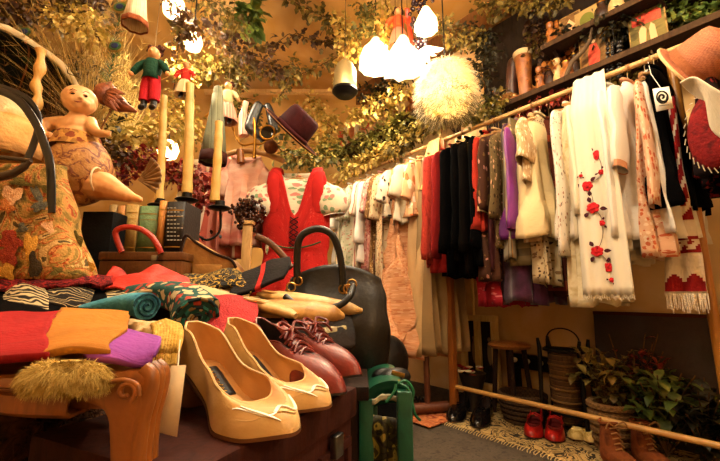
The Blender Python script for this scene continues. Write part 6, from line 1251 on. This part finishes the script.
for lb, px in (('brown suede ankle boot at the bottom edge, left one of the pair', 613), ('brown suede ankle boot at the bottom edge, right one of the pair', 645)):
    g_ = Fl(px, 466); t = thing('ankle_boot', lb, 'boot', g_, 'brown suede ankle boots'); hd_ = -F0*.95+R0*.05
    r = MB().tube([g_+Z0*.04, g_+Z0*.11, g_+Z0*.165], [.045, .038, .032], 14).tube([g_+Z0*.04-hd_*.02, g_+hd_*.08+Z0*.042, g_+hd_*.16+Z0*.028], [.042, .04, .028], 12).ell(g_+hd_*.165+Z0*.027, (.035, .035, .026), None, 12, 8)
    obj('boot_body', remesh(r, .007, 5), suede, t); obj('top_edge', MB().tube([g_+Z0*.172+Vector((.033*cos(a), .033*sin(a), .004*sin(2*a))) for a in [i*2*pi/18 for i in range(19)]], .006, 6), suede, t)
    lc = MB()
    for k in range(5): c = g_+hd_*(.035+.006*k)+Z0*(.155-.018*k); lc.tube([c-R0*.02, c+Z0*.006+hd_*.006, c+R0*.02-Z0*.012], .003, 5)
    lc.tube(crom([c_ for c_ in (g_+hd_*.04+Z0*.165, g_+hd_*.05+R0*.03+Z0*.185, g_+hd_*.045+R0*.045+Z0*.16, g_+hd_*.04+Z0*.163, g_+hd_*.05-R0*.03+Z0*.182, g_+hd_*.045-R0*.042+Z0*.158)], 20), .003, 5)
    obj('laces', lc, M('lace_tan_cord', '94683a'), t); q = MB().ell(g_+hd_*.07+Z0*.006, (.05, .13, .006), Matrix.Rotation(-YAW, 4, 'Z'), 18, 6); obj('sole', q, bsole, t)
for lb, tp, hp in (('pale yellow cloth sandal right of the red shoes, left one', (574, 444), (588, 428)), ('pale yellow cloth sandal right of the red shoes, right one', (590, 447), (600, 430))):
    fshoe(lb, tp, hp, .2, .085, M('cloth_yellow', 'c9a95c', 'noise', 'dcc07c', 'a8883e', s=20), M('lining_yellow', 'a8894a'), sole_t, 'sandal', 'pale yellow sandals', heel=.015, counter=.03, throat=.6, vamp=.04, toebox=.03)
# dark leaning board
bd = thing('leaning_board', 'large dark brown board leaning on the wall behind the potted plants', 'board', (2.33, .4, 0)); zt_ = onX(600, 314, 2.3).z; y1 = ysol(594, 2.3, .4); obj('board_panel', MB().prism([(0, 0), (.03, 0), (.10, zt_), (.07, zt_)], -.5, y1, frame(Vector((2.28, 0, 0)), Vector((1, 0, 0)), Vector((0, 1, 0)))), M('board_dark', '1e0d09', 'noise', '2c130c', '140806', s=5, rough=.5), bd)
obj('board_edge', MB().box((2.345, -.5, zt_-.004), (2.385, y1, zt_+.012)), M('edge_rust', '4a1c10'), bd)
# potted plants
def pot(label, px, x, r, h, mat, name='basket', cat='basket'):
    p = at(px, x, 0); t = thing(name, label, cat, p); obj('basket_body', MB().lathe([(.001, .004), (r*.8, .004), (r*.95, h*.5), (r, h), (r*.93, h), (r*.85, h*.6), (.001, h*.55)], 32, Matrix.Translation(p)), mat, t)
    for k in range(6): obj('coil', MB().tube([p+Vector((r*(.82+.2*(k/5)**.7)*cos(a), r*(.82+.2*(k/5)**.7)*sin(a), .02+(h-.03)*k/5)) for a in [i*2*pi/32 for i in range(33)]], h*.075, 6, cap=False), mat, t)
    return p
wk_ = M('wicker_tan', '6e5130', 'check', '86653c', s=80, bump=.6); wk2 = M('wicker_dark', '3a2817', 'check', '4c3620', s=80, bump=.6)
p1 = pot('coiled tan basket planter holding the dark leafy plant', 616, 2.06, .085, .21, wk_)
p2 = pot('round dark brown wicker basket on the floor behind the loafers', 524, 2.12, .12, .16, wk2)
hnd = thing('basket_handle', 'thin arched wicker handle over the dark round basket', 'handle', p2)
def plant(label, base, n, h, spread, kind, size=.07):
    t = thing('potted_plant', label, 'plant', base); st_ = MB(); lf = MB()
    for i in range(n):
        a = rnd.uniform(0, 6.28); e = base+Vector((cos(a)*spread*rnd.random()*.8, sin(a)*spread*rnd.random(), h*rnd.uniform(.45, 1))); e.x = min(e.x, 2.27); mid = base.lerp(e, .5)+Z0*.05; pts = crom([base, mid, e], 8); st_.tube(pts, .0025, 5)
        for k in range(7): f = rnd.uniform(.35, 1); p = pts[int(f*8)]; d = Vector((rnd.gauss(0, 1), rnd.gauss(0, 1), rnd.gauss(.1, .5))); lf.leaf(p, d, Z0, size*rnd.uniform(.6, 1.2), size*rnd.uniform(.45, .8), .3, rnd.choice((0, 1)))
    obj('stems', st_, stemm, t); obj('foliage', lf, LV[kind], t); return t
plant('dark leafy plant growing out of the coiled tan basket', p1+Z0*.15, 34, .3, .2, 'olive', .06)
plant('dark green ivy plant on the floor in front of the leaning board', at(668, 2.12, 0)+Z0*.02, 60, .36, .26, 'green', .07)
plant('trailing green plant at the right bottom corner by the leaning board', at(712, 2.1, 0)+Z0*.02, 50, .32, .24, 'dark', .075)
plant('reddish dried flower plant between tan basket and ivy plant', at(640, 2.2, 0)+Z0*.02, 34, .5, .16, 'red', .045)
bpy.data.objects.remove(hnd)
# black iron plant stand with wicker pot
t = thing('plant_stand', 'black iron plant stand with arched wire handle holding a wicker pot', 'plant stand', at(570, 2.15, 0)); p = at(571, 2.15, 0); s = .0052
hz = onX(571, 349, 2.15).z; tz = onX(571, 329, 2.15).z; w_l = abs(ysol(549, 2.15, .3)-p.y); w_r = abs(ysol(593, 2.15, .3)-p.y); ww = (w_l+w_r)/2
for sy in (-1, 1):
    for sx in (-.06, .06): obj('leg', MB().tube([p+Vector((sx*1.2, sy*ww*1.02, 0)), p+Vector((sx, sy*ww*.92, hz)), p+Vector((sx, sy*ww*.98, hz+.05))], [.011, .012, .008], 8), iron, t)
for z in (hz-.01, .10): obj('ring', MB().tube([p+Vector((.07*cos(a), ww*.93*sin(a), z)) for a in [i*2*pi/28 for i in range(29)]], .009, 6, cap=False), iron, t)
obj('handle', MB().tube([p+Vector((0, ww*.8*cos(a), hz+(tz-hz)*abs(sin(a))**.6)) for a in [i*pi/16 for i in range(17)]], .004, 6), iron, t)
wp = thing('wicker_pot', 'brown wicker pot hanging inside the black iron plant stand', 'pot', p); obj('pot_body', MB().lathe([(.001, .06), (ww*.55, .06), (ww*.7, .16), (ww*.72, hz-.04), (ww*.62, hz-.03), (.001, hz-.06)], 28, Matrix.Translation(p)), M('wicker_pot', '4d3418', 'hstripe', '6b4a24', '37250f', s=40, bump=.4), wp)
for k in range(4): obj('woven_band', MB().tube([p+Vector((ww*.72*cos(a), ww*.72*sin(a), .16+.06*k)) for a in [i*2*pi/28 for i in range(29)]], .006, 6, cap=False), M('wicker_band', '6b4c26'), wp)
# black rack with white knobs
y0 = ysol(550, 2.3, .45); y1 = ysol(508, 2.3, .45); kz = onX(530, 362, 2.28).z
t = thing('knob_rack', 'black wooden rack with a row of white knobs along the lower wall', 'rack', (2.32, (y0+y1)/2, kz)); obj('rack_board', MB().box((2.3, y0-.3, kz-.05), (2.345, y1, kz+.035), None, .004), iron, t)
obj('rack_leg', MB().box((2.31, y1-.05, 0), (2.34, y1-.015, kz-.05)), iron, t); obj('rack_leg', MB().box((2.31, y0-.28, 0), (2.34, y0-.245, kz-.05)), iron, t)
kn = M('knob_white', 'e6dcc8', rough=.25, bump=0)
for k in range(7): yk = y1-.04-(y1-y0+.22)*k/6; obj('knob', MB().ell(Vector((2.288, yk, kz)), .016, None, 12, 8), kn, t)
# orange stool on dark box
p = at(514, 2.2, 0); z_ = onX(514, 343, 2.2).z; t = thing('stool', 'small dark stool with a worn orange wooden seat against the wall', 'stool', p); obj('seat', MB().lathe([(.001, z_), (.11, z_), (.125, z_-.012), (.11, z_-.03), (.001, z_-.032)], 28, Matrix.Translation(p), wob=.03, wk=3), M('seat_orange', 'b06a2a', 'wood', 'c98440', '8a4c1a', s=6, rough=.4), t)
for a in (.6, 2.2, 3.7, 5.3): obj('leg', MB().tube([p+Vector((.08*cos(a), .08*sin(a), z_-.03)), p+Vector((.11*cos(a), .11*sin(a), 0))], [.016, .013], 8), woodd, t)
# pale frame with pictures
y0 = ysol(497, 2.32, .5); y1 = ysol(461, 2.32, .5); zt_ = onX(478, 321, 2.32).z; t = thing('wall_picture', 'tall pale yellow wooden frame with dark pictures leaning on the wall', 'frame', (2.33, (y0+y1)/2, 0)); fw_ = .04
pf_ = M('frame_pale', 'dcb870', 'wood', 'e8cc88', 'c09a54', s=5, rough=.5)
for lo, hi in (((2.3, y0, .12), (2.34, y0+fw_, zt_)), ((2.3, y1-fw_, .12), (2.34, y1, zt_)), ((2.3, y0, zt_), (2.345, y1, zt_+fw_)), ((2.3, y0, .08), (2.34, y1, .12)), ((2.305, (y0+y1)/2-.012, .12), (2.335, (y0+y1)/2+.03, zt_))): obj('frame_bar', MB().box(lo, hi, None, .003), pf_, t)
obj('dark_picture', MB().box((2.33, y0+fw_, .12), (2.342, y1-fw_, zt_)), M('picture_night', '1a120e', 'noise', '2a1a12', '0e0908', s=6), t)
for k in range(2): c = Vector((2.328, y0+fw_+.03+(y1-y0)*.42*k, zt_*.6)); obj('pale_figure', MB().ell(c, (.004, .018, .08), None, 10, 8).ell(c+Z0*.09, (.004, .012, .016), None, 10, 8), M('figure_grey', '8a7656'), t)
obj('wooden_slat', MB().tube([Vector((2.32, y1-.11, zt_+.04)), Vector((2.35, y1-.09, zt_+.33))], .011, 8), pf_, t)
# dark bowl with red and white flowers
p = at(474, 2.08, .0); bz = onX(474, 388, 2.08).z; t = thing('flower_bowl', 'dark bowl of small red and white flowers behind the low pole', 'bowl', p); obj('bowl', MB().lathe([(.001, 0), (.06, 0), (.05, .04), (.06, bz), (.085, bz+.09), (.078, bz+.085), (.001, bz+.02)], 24, Matrix.Translation(p)), M('bowl_dark', '17100c', rough=.4), t)
fr_ = M('petal_red', '9c2418'); fw2 = M('petal_white', 'e3d0a8')
for k in range(16): a = rnd.uniform(0, 6.28); r = rnd.uniform(0, .08); c = p+Vector((r*cos(a)-.02, r*sin(a), bz+.07+rnd.uniform(0, .05))); obj('flower', MB().lathe([(.001, 0), (.012, .004), (.022, .012)], 10, Matrix.Translation(c), wob=.3, wk=5), (fr_, fw2)[k % 2], t, solid=.002)
# wooden bed frame end
t = thing('bed_frame', 'dark wooden bed frame end standing under the long gowns', 'bed frame', (1.75, 1.75, 0)); bf = M('bed_wood', '4a2410', 'wood', '5f3018', '36190a', s=5, rough=.4)
A_ = Fl(452, 400, .06); B_ = Fl(418, 416, .06); A_ = Vector((1.9, 1.45, .05)); B_ = Vector((1.55, 1.62, .05)); dv = (B_-A_)
obj('base_rail', MB().tube([A_, B_], .03, 8), bf, t); obj('post', MB().tube([A_+dv*.33, A_+dv*.33+Z0*.62], .018, 8), bf, t); obj('base_rail', MB().tube([B_, B_+Vector((.15, .55, 0))], .025, 8), bf, t)
# ================================================================ GREEN METAL STAND
gm_ = M('metal_green', '0d4a34', 'noise', '11573e', '0a3d2b', s=10, rough=.35, bump=.05); ST = thing('metal_stand', 'dark green metal stand with arched top and wire loops beside the wooden chest', 'stand', G(.07, .84, 0))
dG = .84; pt = lambda px, py, d=dG: P(px, py, d)
def gp(px, d): q = P(px, 380, d); return q
r_, l_ = P(404, 395, .84), P(366, 395, .88)
obj('post', MB().box((-.016, -.016, 0), (.016, .016, P(404, 390, .84).z), frame(Vector((r_.x, r_.y, 0))), .004), gm_, ST); obj('post', MB().box((-.016, -.016, 0), (.016, .016, P(366, 398, .88).z), frame(Vector((l_.x, l_.y, 0))), .004), gm_, ST)
l2 = l_+F0*.2+R0*.02; r2 = r_+F0*.2+R0*.02
for b in (l2, r2): obj('post', MB().box((-.014, -.014, 0), (.014, .014, .5), frame(Vector((b.x, b.y, 0))), .004), gm_, ST)
arch = pxpath([(363, 402, .88), (368, 391, .875), (378, 384, .87), (392, 381, .86), (402, 384, .85), (408, 394, .84)], 20); q = MB()
k = q.pts([p for p in arch]+[p-Z0*.045 for p in arch]+[p+F0*.2 for p in arch]+[p-Z0*.045+F0*.2 for p in arch]); n = 21
for i in range(20): q.f += [(i, i+1, n+i+1, n+i), (i, i+1, 2*n+i+1, 2*n+i), (2*n+i, 2*n+i+1, 3*n+i+1, 3*n+i)]
obj('arched_top', q, gm_, ST, solid=.003)
q = MB().grid(lambda u, v: (l_.lerp(r_, .06+.88*u))*1-Z0*0+Vector((0, 0, (.44-.42*v)-l_.lerp(r_, .06+.88*u).z))-F0*.004+F0*.012*noise.noise(Vector((u*6, v*7, 1))), 14, 20); obj('printed_panel', q, M('panel_leafprint', '3d3a1a', 'blotch', '9a8a3a', '1a1710', s=22, rough=.4, bump=.1), ST, solid=.003, label='leaf printed panel')
obj('paper_strip', MB().grid(lambda u, v: P(372+32*u, 399-5*sin(pi*u)+6*v+2*noise.noise(Vector((u*5, v, 0))), .85-.004), 12, 3), M('paper_pale', 'd0c9a8'), ST, solid=.001)
gw = M('wire_green', '1c6a44', rough=.3)
for qd in ([(396, 384, .84), (394, 392, .835), (386, 402, .83)], [(400, 384, .84), (408, 389, .835), (412, 402, .83), (415, 414, .83), (420, 420, .84)], [(398, 384, .85), (406, 381, .85), (413, 390, .85), (412, 400, .85)]): obj('wire_loop', MB().tube(pxpath(qd, 16), .0032, 6), gw, ST)
# black bits hanging between handbag and gowns
blob('evening_bag', 'small black evening bag with gold clasp on the green stand', 'bag', [('e', P(396, 377, .95), (.045, .03, .022)), ('e', P(384, 376, .97), (.035, .03, .02))], M('bag_black'), .005, 4)
cl = thing('gold_buckle', 'gold buckle lying on the small black evening bag', 'buckle', P(398, 374, .915)); q = P(398, 374, .915); obj('buckle_plate', MB().box((-.016, -.003, -.005), (.016, .003, .005), frame(q) @ Matrix.Rotation(.25, 4, 'Y'), .001), gd, cl); obj('buckle_pin', MB().tube([q-R0*.012, q+R0*.012], .0015, 5), gd, cl)
blob('shoulder_bag', 'black leather shoulder bag hanging below the gowns beside the green stand', 'bag', [('e', P(388, 362, 2.0), (.13, .09, .14)), ('e', P(380, 350, 1.97), (.09, .07, .09))], M('bag_black'), .014, 4)
gc = thing('gold_chain', 'gold chain heaped on the black shoulder bag', 'chain', P(375, 342, 1.86)); 
for k in range(10): c = P(372+3.0*(k % 5)+1.5*(k//5), 342-abs(2-k % 5)*1.6+5*(k//5), 1.86); obj('chain_link', MB().tube([c+R0*.015*cos(a)+Z0*.02*sin(a) for a in [i*pi/6 for i in range(13)]], .004, 5), gd, gc)
bb2 = thing('strappy_sandal', 'black strappy sandal with silver studs lying right of the green stand', 'sandal', onZ(420, 402, .02)); c = onZ(420, 402, .02); q = MB()
for k in range(4): q.tube([c+R0*(-.04+.025*k), c+R0*(-.03+.025*k)+Z0*.035, c+R0*(-.01+.025*k)+F0*.05], .006, 6)
obj('straps', q, M('bag_black'), bb2); obj('sandal_sole', MB().ell(c+F0*.03-Z0*.006, (.07, .035, .008), Matrix.Rotation(.5, 4, 'Z'), 16, 6), bsole, bb2)
for k in range(5): obj('stud', MB().ell(c+R0*(-.035+.02*k)+Z0*(.02+.008*(k % 2))-F0*.006, .0055, None, 8, 6), M('steel'), bb2)
sb = thing('storage_box', 'dark cardboard box under the black shoulder bag, behind the green stand', 'box', G(.15, 2.1, 0)); obj('box_body', MB().box((-.12, -.02, 0), (.11, .25, .20), frame(G(.15, 2.0, 0)), .004), M('box_black'), sb); obj('box_lid', MB().box((-.125, -.025, .18), (.115, .255, .215), frame(G(.15, 2.0, 0)), .004), M('box_lid', '17110d'), sb)
